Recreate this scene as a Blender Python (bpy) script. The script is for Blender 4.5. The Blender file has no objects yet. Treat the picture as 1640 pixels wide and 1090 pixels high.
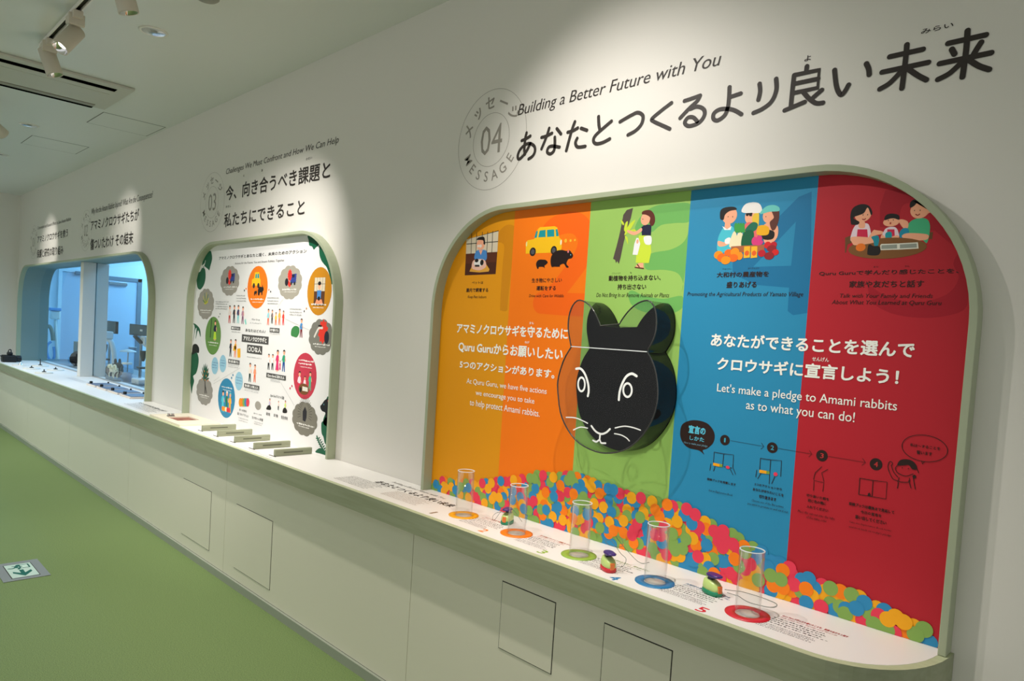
import bpy, bmesh, math, random, re
from mathutils import Vector, Matrix
random.seed(7)
S = bpy.context.scene
COL = S.collection
PI = math.pi

# ---------------------------------------------------------------- camera
CAM = Vector((0.0, 0.0, 1.5))
F, CX, CY = 1132.57, 819.87, 595.89
RX = Vector((0.70421453, 0.70709719, 0.06399572))      # image right in the world
RD = Vector((0.07889048, 0.01164773, -0.99681524))     # image down
RF = Vector((-0.70559066, 0.70702043, -0.04758074))    # view direction
cam = bpy.data.objects.new('camera', bpy.data.cameras.new('camera'))
COL.objects.link(cam)
m = Matrix((RX, -RD, -RF)).transposed().to_4x4()
m.translation = CAM
cam.matrix_world = m
cam.data.sensor_width = 36
cam.data.lens = F / 1640 * 36
cam.data.shift_x = (820 - CX) / 1640
cam.data.shift_y = (CY - 545) / 1640
cam.data.clip_start = 0.05
S.camera = cam

# ---------------------------------------------------------------- exposure, world, lights
S.view_settings.view_transform = 'Standard'
S.view_settings.look = 'None'
S.view_settings.gamma = 1
S.view_settings.use_curve_mapping = False
S.view_settings.exposure = 0.0
w = bpy.data.worlds.new('world'); S.world = w; w.use_nodes = True
w.node_tree.nodes['Background'].inputs[0].default_value = (0.95, 0.94, 0.93, 1)
w.node_tree.nodes['Background'].inputs[1].default_value = 0.84

WARM = (1.0, 0.945, 0.90)
def spot(name, loc, target, watts, deg, blend=0.6, col=WARM, r=0.012):
    l = bpy.data.lights.new(name, 'SPOT'); l.energy = watts; l.spot_size = math.radians(deg)
    l.spot_blend = blend; l.color = col; l.shadow_soft_size = r
    o = bpy.data.objects.new(name, l); COL.objects.link(o); o.location = loc
    o.rotation_euler = (Vector(target) - Vector(loc)).to_track_quat('-Z', 'Y').to_euler()
    return o
def area(name, loc, sx, sy, watts, col, rot=(0, 0, 0)):
    l = bpy.data.lights.new(name, 'AREA'); l.shape = 'RECTANGLE'; l.size = sx; l.size_y = sy
    l.energy = watts; l.color = col
    o = bpy.data.objects.new(name, l); COL.objects.link(o); o.location = loc; o.rotation_euler = rot
    return o
CEIL = 2.975
# track spotlights: (head pivot, aim point, watts, cone degrees)
HEADS = [((-1.74, 0.92, 2.78), (-1.50, 2.0, 1.80), 59, 92, 1.0),
         ((-0.45, 0.92, 2.80), (-1.50, 2.0, 1.6), 3, 46, 1.0),
         ((-2.95, 0.92, 2.88), (-4.20, 2.0, 1.45), 165, 62, 1.0),
         ((-3.38, 0.92, 2.88), (-3.38, 1.82, 0.0), 20, 60, 1.0),
         ((-4.12, 0.92, 2.86), (-3.50, -0.8, 0.3), 20, 60, 1.0),
         ((-4.66, 0.92, 2.89), (-4.30, 1.64, 0.6), 20, 60, 1.0)]
HEADS2 = [((-6.35, 0.92, 2.80), (-6.95, 2.0, 2.15), 40, 46, 1.0),
          ((-9.2, 0.92, 2.80), (-9.75, 2.0, 2.15), 50, 46, 1.0),
          ((-7.9, 0.92, 2.80), (-8.3, 1.8, 0.8), 10, 60, 1.0)]
def head_dir(h):
    return (Vector(h[1]) - Vector(h[0])).normalized()
for h in HEADS + HEADS2:
    d = head_dir(h)
    spot('track_spot_light', Vector(h[0]) + d * 0.125, h[1], h[2], h[3], h[4])
# recessed downlights along the counter
DOWN = [(-1.15, 1.264), (-4.053, 1.264), (-6.96, 1.264), (-9.86, 1.264)]
for x, y in DOWN:
    spot('downlight_light', (x, y, CEIL - 0.025), (x, y, 0), 120 if x > -2 else 140 if x > -5 else 105, 82, 0.9, (1.0, 0.95, 0.87), 0.02)
for x, y in ((-2.6, 1.264), (-5.5, 1.264), (-8.4, 1.264)):
    spot('downlight_light', (x, y, CEIL - 0.025), (x, y, 0), 75, 82, 0.9, (1.0, 0.95, 0.87), 0.02)
# cool fill spots added to brighten the far half of the hall, without fittings
for x, y in ((-8.6, -0.6), (-10.4, -0.6), (-6.8, -0.6)):
    spot('far_cool_fill', (x, y, CEIL - 0.03), (x, y, 0), 62, 150, 0.4, (0.70, 0.90, 1.0), 0.03)
# cool room behind the window
area('laboratory_light', (-8.2, 3.6, 2.90), 3.5, 1.2, 58, (0.24, 0.60, 1.0))
area('laboratory_light', (-12.2, 4.8, 2.90), 1.0, 1.0, 62, (0.30, 0.70, 1.0))  # added to brighten the end wall beside the door
area('laboratory_light', (-11.5, 3.8, 2.90), 2.0, 1.2, 36, (0.2, 0.56, 1.0))

# ---------------------------------------------------------------- helpers
def px(x, y, ax, val):
    """point on the plane  axis == val  that the photograph shows at pixel (x, y)"""
    d = RX * ((x - CX) / F) + RD * ((y - CY) / F) + RF
    return CAM + d * ((val - CAM[ax]) / d[ax])
def C(ox, oy, s):
    return lambda *v: [(ox + v[i] / s, oy + v[i + 1] / s) for i in range(0, len(v), 2)]
def srgb(c):
    c = c / 255
    return c / 12.92 if c <= 0.04045 else ((c + 0.055) / 1.055) ** 2.4
def rgb(r, g, b): return (srgb(r), srgb(g), srgb(b), 1)
MATS = {}
def mat(name, col, rough=0.6, metal=0.0, noise=None, bump=None, coat=0.0, emit=None, spec=0.5):
    if name in MATS: return MATS[name]
    M = bpy.data.materials.new(name); M.use_nodes = True
    nt = M.node_tree; b = nt.nodes['Principled BSDF']
    b.inputs['Base Color'].default_value = rgb(*col)
    b.inputs['Roughness'].default_value = rough
    b.inputs['Metallic'].default_value = metal
    b.inputs['Specular IOR Level'].default_value = spec
    if coat: b.inputs['Coat Weight'].default_value = coat
    if emit:
        b.inputs['Emission Color'].default_value = rgb(*emit[0]); b.inputs['Emission Strength'].default_value = emit[1]
    if noise or bump:
        tc = nt.nodes.new('ShaderNodeTexCoord')
    if noise:      # (colour 2, scale, (stretch xyz), detail)
        mp = nt.nodes.new('ShaderNodeMapping'); mp.inputs['Scale'].default_value = noise[2]
        nz = nt.nodes.new('ShaderNodeTexNoise'); nz.inputs['Scale'].default_value = noise[1]; nz.inputs['Detail'].default_value = noise[3]
        cr = nt.nodes.new('ShaderNodeValToRGB')
        cr.color_ramp.elements[0].color = rgb(*col); cr.color_ramp.elements[1].color = rgb(*noise[0])
        cr.color_ramp.elements[0].position = 0.35; cr.color_ramp.elements[1].position = 0.65
        L = nt.links.new
        L(tc.outputs['Object'], mp.inputs[0]); L(mp.outputs[0], nz.inputs['Vector']); L(nz.outputs['Fac'], cr.inputs[0]); L(cr.outputs[0], b.inputs['Base Color'])
    if bump:       # (scale, strength, distance)
        nz = nt.nodes.new('ShaderNodeTexNoise'); nz.inputs['Scale'].default_value = bump[0]; nz.inputs['Detail'].default_value = 3
        bp = nt.nodes.new('ShaderNodeBump'); bp.inputs['Strength'].default_value = bump[1]; bp.inputs['Distance'].default_value = bump[2]
        nt.links.new(tc.outputs['Object'], nz.inputs['Vector']); nt.links.new(nz.outputs['Fac'], bp.inputs['Height']); nt.links.new(bp.outputs[0], b.inputs['Normal'])
    MATS[name] = M
    return M
def clear(name, tint, refl=0.08, rough=0.02):
    """thin clear sheet: mostly transmits, reflects more at a glancing angle"""
    M = bpy.data.materials.new(name); M.use_nodes = True; nt = M.node_tree; nt.nodes.clear()
    o = nt.nodes.new('ShaderNodeOutputMaterial'); mx = nt.nodes.new('ShaderNodeMixShader')
    t = nt.nodes.new('ShaderNodeBsdfTransparent'); t.inputs[0].default_value = (*tint, 1)
    g = nt.nodes.new('ShaderNodeBsdfGlossy'); g.inputs['Roughness'].default_value = rough
    lw = nt.nodes.new('ShaderNodeLayerWeight'); lw.inputs['Blend'].default_value = 0.5
    pw = nt.nodes.new('ShaderNodeMath'); pw.operation = 'POWER'; pw.inputs[1].default_value = 4
    ml = nt.nodes.new('ShaderNodeMath'); ml.operation = 'MULTIPLY_ADD'; ml.inputs[1].default_value = refl; ml.inputs[2].default_value = 0.022
    nt.links.new(lw.outputs['Facing'], pw.inputs[0]); nt.links.new(pw.outputs[0], ml.inputs[0]); nt.links.new(ml.outputs[0], mx.inputs[0])
    nt.links.new(t.outputs[0], mx.inputs[1]); nt.links.new(g.outputs[0], mx.inputs[2])
    nt.links.new(mx.outputs[0], o.inputs[0])
    MATS[name] = M
    return M
INK = {}
def ink(r, g, b):
    k = (r, g, b)
    if k not in INK: INK[k] = mat('ink_%d_%d_%d' % k, k, 0.55, spec=0.3)
    return INK[k]

class MB:
    """collects geometry, links it as one mesh object"""
    def __init__(s): s.v = []; s.f = []; s.mi = []; s.mats = []; s.sm = []
    def slot(s, m):
        if m not in s.mats: s.mats.append(m)
        return s.mats.index(m)
    def add(s, vs, fs, m, smooth=False):
        o = len(s.v); s.v += [tuple(v) for v in vs]; i = s.slot(m)
        for f in fs: s.f.append([o + k for k in f]); s.mi.append(i); s.sm.append(smooth)
        return s
    def box(s, x0, x1, y0, y1, z0, z1, m, M=None):
        vs = [Vector((x, y, z)) for x in (x0, x1) for y in (y0, y1) for z in (z0, z1)]
        if M: vs = [M @ v for v in vs]
        return s.add(vs, [(0, 1, 3, 2), (4, 6, 7, 5), (0, 4, 5, 1), (2, 3, 7, 6), (0, 2, 6, 4), (1, 5, 7, 3)], m)
    def lathe(s, prof, n, m, M=None, cap=True, smooth=True):
        vs = []
        for r, z in prof:
            for k in range(n):
                a = 2 * PI * k / n; v = Vector((r * math.cos(a), r * math.sin(a), z)); vs.append(M @ v if M else v)
        fs = []
        for i in range(len(prof) - 1):
            for k in range(n): fs.append((i * n + k, i * n + (k + 1) % n, (i + 1) * n + (k + 1) % n, (i + 1) * n + k))
        s.add(vs, fs, m, smooth)
        if cap:
            s.add(vs[:n], [tuple(range(n))[::-1]], m); s.add(vs[-n:], [tuple(range(n))], m)
        return s
    def tube(s, pts, r, m, n=8, closed=False):
        pts = [Vector(p) for p in pts]; N = len(pts); vs = []; up = Vector((0.123, 0.31, 1)).normalized()
        for i, p in enumerate(pts):
            a = pts[(i - 1) % N] if (closed or i) else p; b = pts[(i + 1) % N] if (closed or i < N - 1) else p
            t = (b - a).normalized(); u = t.cross(up).normalized(); q = t.cross(u)
            rr = r[i] if isinstance(r, (list, tuple)) else r
            for k in range(n):
                an = 2 * PI * k / n; vs.append(p + (u * math.cos(an) + q * math.sin(an)) * rr)
        fs = []
        for i in range(N if closed else N - 1):
            j = (i + 1) % N
            for k in range(n): fs.append((i * n + k, i * n + (k + 1) % n, j * n + (k + 1) % n, j * n + k))
        s.add(vs, fs, m, True)
        if not closed: s.add(vs[:n], [tuple(range(n))], m); s.add(vs[-n:], [tuple(range(n))], m)
        return s
    def prism(s, pts, ax, a, b, m, smooth=False):
        """polygon in the plane across axis ax, extruded from a to b"""
        def P(p, t):
            q = list(p); q.insert(ax, t); return tuple(q)
        n = len(pts); vs = [P(p, a) for p in pts] + [P(p, b) for p in pts]
        s.add(vs, [tuple(range(n))[::-1], tuple(range(n, 2 * n))], m)
        s.add(vs, [(i, (i + 1) % n, n + (i + 1) % n, n + i) for i in range(n)], m, smooth)
        return s
    def build(s, name, parent=None, bevel=0, subsurf=0, fix=True):
        me = bpy.data.meshes.new(name); me.from_pydata(s.v, [], s.f)
        for m in s.mats: me.materials.append(m)
        me.polygons.foreach_set('material_index', s.mi); me.polygons.foreach_set('use_smooth', s.sm)
        if fix:
            b = bmesh.new(); b.from_mesh(me); bmesh.ops.recalc_face_normals(b, faces=b.faces); b.to_mesh(me); b.free()
        me.update()
        o = bpy.data.objects.new(name, me); COL.objects.link(o)
        if parent: o.parent = parent; o.matrix_parent_inverse = Matrix.Translation(-parent.location)
        if bevel:
            bv = o.modifiers.new('bevel', 'BEVEL'); bv.width = bevel; bv.segments = 2; bv.limit_method = 'ANGLE'; bv.angle_limit = math.radians(50)
        if subsurf:
            sb = o.modifiers.new('subsurf', 'SUBSURF'); sb.levels = sb.render_levels = subsurf
        return o
def thing(name, label, cat, loc, group=None):
    o = bpy.data.objects.new(name, None); COL.objects.link(o); o.location = loc; o.empty_display_size = 0.05
    o['label'] = label; o['category'] = cat
    if group: o['group'] = group
    return o
def tag(o, label, cat, group=None):
    o['label'] = label; o['category'] = cat
    if group: o['group'] = group
    return o
def struct(o): o['kind'] = 'structure'; return o
def copy_tree(o, parent=None):
    c = o.copy(); COL.objects.link(c)
    if parent: c.parent = parent; c.matrix_parent_inverse = o.matrix_parent_inverse.copy()
    for ch in list(o.children): copy_tree(ch, c)
    return c

def smooth_line(pts, closed=False, n=6):
    N = len(pts)
    if N < 3: return [Vector(p) for p in pts]
    P = [Vector(p) for p in pts]; out = []
    for i in range(N if closed else N - 1):
        p0 = P[(i - 1) % N] if (closed or i) else P[0]; p1 = P[i]; p2 = P[(i + 1) % N]
        p3 = P[(i + 2) % N] if (closed or i < N - 2) else P[-1]
        for k in range(n):
            t = k / n
            out.append(0.5 * ((2 * p1) + (p2 - p0) * t + (2 * p0 - 5 * p1 + 4 * p2 - p3) * t * t + (3 * p1 - p0 - 3 * p2 + p3) * t ** 3))
    if not closed: out.append(P[-1])
    return out
GL = {}
def glyphs(s, off, res):
    k = (s, off, res)
    if k not in GL:
        c = bpy.data.curves.new('t', 'FONT'); c.body = s; c.offset = off; c.resolution_u = res
        o = bpy.data.objects.new('t', c); COL.objects.link(o); bpy.context.view_layer.update()
        me = bpy.data.meshes.new_from_object(o.evaluated_get(bpy.context.evaluated_depsgraph_get()))
        vs = [(v.co.x, v.co.y) for v in me.vertices]; fs = [tuple(p.vertices) for p in me.polygons]
        bpy.data.objects.remove(o); bpy.data.curves.remove(c); bpy.data.meshes.remove(me)
        GL[k] = (vs, fs)
    return GL[k]
class Print:
    """flat print lying on a wall (axis 1) or on a horizontal top (axis 2)"""
    def __init__(s, ax, val, step=-1.2e-5, lim=None): s.ax = ax; s.val = val; s.step = step; s.mb = MB(); s.base = val; s.lim = lim
    def w(s, p): q = px(p[0], p[1], s.ax, s.base); return (q.x, q[3 - s.ax])
    def put(s, pts2, fs, c):
        s.val += s.step
        if s.lim: pts2 = [s.lim(a, b) for a, b in pts2]
        s.mb.add([(a, s.val, b) if s.ax == 1 else (a, b, s.val) for a, b in pts2], fs, ink(*c))
    def wpoly(s, pts, c): s.put([tuple(p) for p in pts], [tuple(range(len(pts)))], c)
    def poly(s, pts, c, smooth=False):
        q = [s.w(p) for p in pts]
        if smooth: q = smooth_line(q, True, 4)
        s.wpoly(q, c)
    def wdisc(s, x, z, rx, rz, c, n=28): s.wpoly([(x + rx * math.cos(2 * PI * k / n), z + rz * math.sin(2 * PI * k / n)) for k in range(n)], c)
    def ell(s, l, t, r, b, c, n=28):
        """ellipse given by the left, top, right and bottom pixel of its box"""
        cx, cy = (l + r) / 2, (t + b) / 2
        x0 = s.w((l, cy))[0]; x1 = s.w((r, cy))[0]; z1 = s.w((cx, t))[1]; z0 = s.w((cx, b))[1]
        s.wdisc((x0 + x1) / 2, (z0 + z1) / 2, abs(x1 - x0) / 2, abs(z1 - z0) / 2, c, n); return (x0 + x1) / 2, (z0 + z1) / 2, abs(x1 - x0) / 2, abs(z1 - z0) / 2
    def wstroke(s, q, r, c, closed=False, smooth=True):
        q = smooth_line(q, closed) if smooth else [Vector(p) for p in q]
        N = len(q); vs = []; fs = []
        for i, p in enumerate(q):
            a = q[(i - 1) % N] if (closed or i) else p; b = q[(i + 1) % N] if (closed or i < N - 1) else p
            t = (b - a); t = t.normalized() if t.length > 1e-9 else Vector((1, 0)); nn = Vector((-t.y, t.x)) * r
            vs += [p + nn, p - nn]
        for i in range(N if closed else N - 1):
            j = (i + 1) % N; fs.append((2 * i, 2 * i + 1, 2 * j + 1, 2 * j))
        if not closed:
            for e, nb in ((0, 1), (N - 1, N - 2)):
                t = (q[e] - q[nb]).normalized(); a0 = math.atan2(t.y, t.x); o = len(vs)
                vs += [q[e] + Vector((math.cos(a0 + a), math.sin(a0 + a))) * r for a in [(-0.5 + k / 8) * PI for k in range(9)]]
                fs.append(tuple(range(o, o + 9)))
        s.put([tuple(v) for v in vs], fs, c)
    def stroke(s, pts, r, c, closed=False, smooth=True): s.wstroke([s.w(p) for p in pts], r, c, closed, smooth)
    def wtext(s, t, x0, z0, x1, z1, c, bold=0.0, shear=0.0, res=2):
        vs, fs = glyphs(t, 0.0, res)
        if not vs: return
        cj = any(ord(ch) > 0x2000 for ch in t); b0, b1 = (-0.06, 0.84) if cj else (0.0, 0.70)
        sz = (z1 - z0) / (b1 - b0)
        vs = [(x + shear * y, y) for x, y in vs]; xa = min(v[0] for v in vs); xb = max(v[0] for v in vs)
        sx = (x1 - x0) / (xb - xa); 
        cps = [(bold * math.cos(k * PI / 3 + .26), bold * math.sin(k * PI / 3 + .26)) for k in range(6)] if bold else [(0, 0)]
        for k, (dx, dy) in enumerate(cps):
            s.put([(x0 + (x - xa) * sx + dx * sz, z0 + (y + dy - b0) * sz) for x, y in vs], fs, c)
    def text(s, t, bl, tr, c, bold=0.0, shear=0.0, res=2):
        a = s.w(bl); b = s.w(tr); s.wtext(t, a[0], a[1], b[0], b[1], c, bold, shear, res)
    def glyph(s, ch, x, z, size, rot, c, bold=0.0, sx=1.0):
        vs, fs = glyphs(ch, bold, 3); xs = [v[0] for v in vs]; ys = [v[1] for v in vs]
        mx = (min(xs) + max(xs)) / 2; my = (min(ys) + max(ys)) / 2 if ord(ch) < 0x2000 or ch != 'ー' else 0.38
        if ord(ch) > 0x2000: mx, my = 0.5, 0.38
        ca, sa = math.cos(rot), math.sin(rot)
        s.put([(x + (u * sx * ca - v * sa) * size, z + (u * sx * sa + v * ca) * size) for u, v in [(a - mx, b - my) for a, b in vs]], fs, c)
    def microlines(s, x0, x1, zs, c, h=0.0035, word=0.03):
        """lines of print too small to read: broken dashes"""
        for z in zs:
            x = x0
            xe = x1 - random.random() * 0.2 * (x1 - x0)
            vs = []; fs = []
            while x < xe:
                w_ = h * random.choice((0.7, 0.9, 1.1, 1.4)); o = len(vs)
                g = h * random.choice((0.35, 0.35, 0.5, 0.8))
                dz = h * random.choice((0, 0.1, 0.25))
                vs += [(x, z + dz), (x + w_, z + dz), (x + w_, z + h * random.choice((0.7, 1))), (x, z + h * random.choice((0.6, 1)))]
                fs.append((o, o + 1, o + 2, o + 3)); x += w_ + g
            s.put(vs, fs, c)
    def build(s, name, parent=None, label=None):
        o = s.mb.build(name, parent, fix=False)
        if label: o['label'] = label
        return o

def arch(x0, x1, z0, z1, r, n=18):
    p = [(x0, z0)]
    for k in range(n + 1):
        a = PI - PI / 2 * k / n; p.append((x0 + r + r * math.cos(a), z1 - r + r * math.sin(a)))
    for k in range(n + 1):
        a = PI / 2 - PI / 2 * k / n; p.append((x1 - r + r * math.cos(a), z1 - r + r * math.sin(a)))
    p.append((x1, z0)); return p

# materials
m_wall = mat('white_wall_paint', (226, 222, 214), 0.55, bump=(240, 0.05, 0.001))
m_ceil = mat('white_ceiling_paint', (222, 224, 220), 0.34, bump=(60, 0.03, 0.001))
m_floor = mat('green_flecked_floor', (84, 106, 58), 0.62, noise=((126, 148, 86), 260, (1, 1, 1), 3))
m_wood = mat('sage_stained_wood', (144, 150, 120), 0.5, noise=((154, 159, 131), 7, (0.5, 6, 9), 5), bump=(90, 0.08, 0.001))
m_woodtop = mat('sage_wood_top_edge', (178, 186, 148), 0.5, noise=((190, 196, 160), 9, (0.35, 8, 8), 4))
m_frame = mat('sage_frame_paint', (166, 174, 146), 0.45)
m_cab = mat('cream_cabinet_laminate', (222, 218, 198), 0.5)
m_dark = mat('dark_gap', (38, 36, 28), 0.8)
m_skirt = mat('grey_green_skirting', (150, 156, 140), 0.5)
m_top = mat('white_counter_print', (238, 234, 230), 0.42)
m_wht = mat('white_lacquer', (232, 228, 220), 0.4)
m_blk = mat('black_plastic', (12, 12, 12), 0.35)
m_met = mat('brushed_metal', (190, 190, 190), 0.28, 1.0)
m_chr = mat('bright_reflector', (225, 225, 225), 0.12, 1.0)
m_acr = clear('clear_acrylic', (0.975, 0.98, 0.98), 0.75)
m_band = clear('clear_acrylic_band', (0.74, 0.78, 0.80), 0.6)
m_acr2 = clear('clear_acrylic_sheet', (0.97, 0.98, 0.98), 0.35)
m_edge = mat('acrylic_edge', (225, 228, 228), 0.15)
m_glass = clear('window_glass', (0.92, 0.97, 0.98), 0.6)
m_lampglow = mat('lamp_glow', (255, 244, 225), 0.5, emit=((255, 240, 215), 9))

# ---------------------------------------------------------------- the setting
XL, XR = -11.42, 4.0
WX0, WX1, WZ = -11.12, -6.13, 2.02      # window opening
fl = MB().box(XL, XR, -4.5, 2.0, -0.05, 0, m_floor).build('floor'); struct(fl)
ce = MB().box(XL, XR, -4.5, 2.0, CEIL, CEIL + 0.05, m_ceil).build('ceiling'); struct(ce)
wl = MB().box(XL - 0.1, XL, -4.5, 2.22, 0, CEIL, m_wall).build('wall_left'); struct(wl)
A = arch(WX0, WX1, 0.79, WZ, 0.42)
wb = MB()
for y in (2.0, 2.22):
    wb.add([(XL, y, 0), (WX0, y, 0), (WX0, y, CEIL), (XL, y, CEIL)], [(0, 1, 2, 3)], m_wall)
    wb.add([(WX1, y, 0), (XR, y, 0), (XR, y, CEIL), (WX1, y, CEIL)], [(0, 1, 2, 3)], m_wall)
    wb.add([(WX0, y, 0), (WX1, y, 0), (WX1, y, 0.79), (WX0, y, 0.79)], [(0, 1, 2, 3)], m_wall)
    for a, b in zip(A, A[1:]):
        if abs(a[0] - b[0]) > 1e-6: wb.add([(a[0], y, a[1]), (b[0], y, b[1]), (b[0], y, CEIL), (a[0], y, CEIL)], [(0, 1, 2, 3)], m_wall)
wb = wb.build('wall_back', fix=False); struct(wb)

def arch_frame(mb, x0, x1, z0, z1, r, t, ya, yb, m):
    o = arch(x0, x1, z0, z1, r); i = arch(x0 + t, x1 - t, z0, z1 - t, r - t)
    n = len(o)
    vs = [(a, ya, b) for a, b in o] + [(a, ya, b) for a, b in i] + [(a, yb, b) for a, b in i] + [(a, yb, b) for a, b in o]
    fs = []
    for L in range(4):
        for k in range(n - 1): fs.append((L * n + k, L * n + k + 1, ((L + 1) % 4) * n + k + 1, ((L + 1) % 4) * n + k))
    fs += [(0, n, 2 * n, 3 * n), (n - 1, 2 * n - 1, 3 * n - 1, 4 * n - 1)]
    mb.add(vs, fs, m)
    return mb
CT = 0.802                      # counter top height

# ---- window with its lining, post and panes
win = thing('window_1', 'x', 'x', (-8.6, 2.1, CT)); del win['label']; del win['category']; struct(win)
f = arch_frame(MB(), WX0 - 0.02, WX1 + 0.01, CT, WZ + 0.01, 0.43, 0.02, 1.95, 2.0, m_frame).build('window_frame', win, bevel=0.0015)
m_jamb = mat('grey_green_jamb', (128, 150, 146), 0.5)
jm = MB(); a2 = arch(WX0, WX1, CT, WZ, 0.42)
jm.add([(a, 1.999, b) for a, b in a2] + [(a, 2.30, b) for a, b in a2], [(k, k + 1, len(a2) + k + 1, len(a2) + k) for k in range(len(a2) - 1)], m_jamb)
jm.build('jamb_lining', win, fix=False)
MB().box(-8.66, -8.55, 2.07, 2.19, CT + .001, WZ - .001, m_wht).build('window_post', win, bevel=0.002)
MB().box(-8.65, -8.57, 2.205, 2.32, CT + .001, WZ - .001, m_wht).build('inner_post', win, bevel=0.002)
for x0, x1 in ((WX0 + 0.002, -8.61), (-8.61, WX1 - 0.002)):
    pts = [p for p in arch(WX0 + .002, WX1 - .002, CT + .001, WZ - .002, 0.42, 14) if x0 - 1e-4 <= p[0] <= x1 + 1e-4]
    if x0 < -9: pts = pts + [(x1, WZ - .002), (x1, CT + .001)]
    else: pts = [(x0, CT + .001), (x0, WZ - .002)] + pts
    MB().add([(a, 2.197, b) for a, b in pts], [tuple(range(len(pts)))], m_glass).build('glass_pane', win, fix=False)
MB().box(WX0, WX1, 2.19, 2.205, CT, CT + 0.012, m_met).build('glazing_channel', win)

MB().box(WX0 + .001, WX1 - .001, 1.9989, 2.30, .7905, CT, m_top).build('window_sill', win)
# ---- laboratory room behind
m_labwall = mat('laboratory_wall', (222, 232, 238), 0.5)
m_labdoor = mat('laboratory_door', (176, 196, 214), 0.45)
LX = -13.3
lw = MB().box(LX - .1, LX, 2.22, 5.6, 0, CEIL, m_labwall).build('wall_far_left'); struct(lw)
lw = MB().box(LX, -4.5, 5.5, 5.6, 0, CEIL, m_labwall).build('wall_far'); struct(lw)
lw = MB().box(-4.6, -4.5, 2.22, 5.5, 0, CEIL, m_labwall).build('wall_far_right'); struct(lw)
lw = MB().box(LX, -4.5, 2.22, 5.5, CEIL, CEIL + .05, m_labwall).build('ceiling_far'); struct(lw)
lw = MB().box(LX, -4.5, 2.22, 5.5, -0.05, 0, mat('laboratory_floor', (120, 130, 138), .5)).build('floor_far'); struct(lw)
lw = MB().box(LX, XL, 2.2, 2.24, 0, CEIL, m_labwall).build('wall_far_near'); struct(lw)
dr = thing('door_1', 'x', 'x', (LX, 3.9, 0)); del dr['label']; del dr['category']; struct(dr)
p0 = px(165, 441, 0, LX); p1 = px(226, 458, 0, LX)
y0, y1, zt = p0.y - 0.12, p1.y, p0.z
m_dfr = mat('door_frame_grey', (104, 122, 134), 0.4)
MB().box(LX, LX + .05, y0, y0 + .06, 0, zt, m_dfr).box(LX, LX + .05, y1 - .07, y1, 0, zt, m_dfr).box(LX, LX + .05, y0, y1, zt - .06, zt, m_dfr).build('door_frame', dr, bevel=.003)
MB().box(LX, LX + .03, y0 + .06, y1 - .07, 0.01, zt - .06, m_labdoor).build('door_leaf', dr)
MB().box(LX + .03, LX + .08, y0 + .2, y0 + .48, zt - .14, zt - .09, m_met).build('door_closer', dr, bevel=.004)
q = px(211, 556, 0, LX)
MB().box(LX + .03, LX + .075, q.y - .06, q.y + .06, q.z - .012, q.z + .012, m_met).build('door_handle', dr, bevel=.004)
# second door seen through the left pane
dr2 = thing('door_2', 'x', 'x', (LX, 2.9, 0)); del dr2['label']; del dr2['category']; struct(dr2)
p0 = px(99, 436, 0, LX)
MB().box(LX, LX + .03, p0.y, p0.y + .62, 0.01, 2.12, m_labdoor).build('door_leaf', dr2)
MB().box(LX, LX + .05, p0.y - .05, p0.y, 0, 2.17, m_labwall).box(LX, LX + .05, p0.y, p0.y + .62, 2.12, 2.17, m_labwall).build('door_frame', dr2)
q = px(130, 437, 0, LX)
MB().box(LX + .03, LX + .09, q.y - .10, q.y + .08, q.z - .03, q.z + .02, m_dfr).build('door_closer', dr2, bevel=.004)

# ---- counter
def ctr_outline(off, inner=0.0, n=14):
    """plan outline of the counter front from left to right, ending on the wall; off = set back from the outer edge"""
    yf = 1.68 + off; xe = -0.405 - off; xs = -0.66
    p = [(XL + 0.0016, yf)]
    rx = xe - xs; ry = 1.9987 - yf
    for k in range(n + 1):
        a = PI / 2 * k / n; p.append((xs + rx * math.sin(a) ** 0.9, yf + ry * (1 - math.cos(a) ** 0.9)))
    return p
ct = thing('display_counter', 'long display counter with white printed top, sage green wooden edge and cream cabinets below', 'counter', (-5.5, 1.85, 0))
o = ctr_outline(0.0); i_ = ctr_outline(0.022)
n = len(o)
e = MB()
e.add([(x, y, 0.718) for x, y in o] + [(x, y, CT - .0008) for x, y in o], [(k, k + 1, n + k + 1, n + k) for k in range(n - 1)], m_wood, False)
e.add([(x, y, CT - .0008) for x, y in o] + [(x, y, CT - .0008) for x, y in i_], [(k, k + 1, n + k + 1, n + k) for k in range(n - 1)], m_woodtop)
ou = [(x, y, 0.718) for x, y in o]; ib = [(x, y, 0.718) for x, y in ctr_outline(0.08)]
e.add(ou + ib, [(k, k + 1, n + k + 1, n + k) for k in range(n - 1)], m_wood)
e.build('wooden_edge', ct)
tp = [(x, y) for x, y in i_] + [(i_[-1][0], 2.0), (XL + .001, 2.0)]
MB().prism([(x, min(y, 1.9987)) for x, y in i_] + [(XL + .0016, 1.9987)], 2, 0.77, CT, m_top).build('worktop', ct)
PY = 1.728
seams = [XL + .01] + [px(x, y, 1, PY).x for x, y in ((113, 640), (209, 680), (364, 751), (663, 855))]
seams.insert(1, seams[1] - 1.72)
for a, b in zip(seams, seams[1:]):
    MB().box(a + .0016, b - .0016, PY, PY + .018, 0.045, 0.717, m_cab).build('cabinet_panel', ct)
c2 = ctr_outline(PY - 1.68); c2 = [(seams[-1] + .0016, PY)] + c2[1:]; n2 = len(c2); c3 = [(seams[-1] + .0016, PY + .018)] + ctr_outline(PY - 1.68 + .018)[1:]
q = MB(); vs = [(x, y, .045) for x, y in c2] + [(x, y, .717) for x, y in c2] + [(x, y, .717) for x, y in c3] + [(x, y, .045) for x, y in c3]
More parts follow.
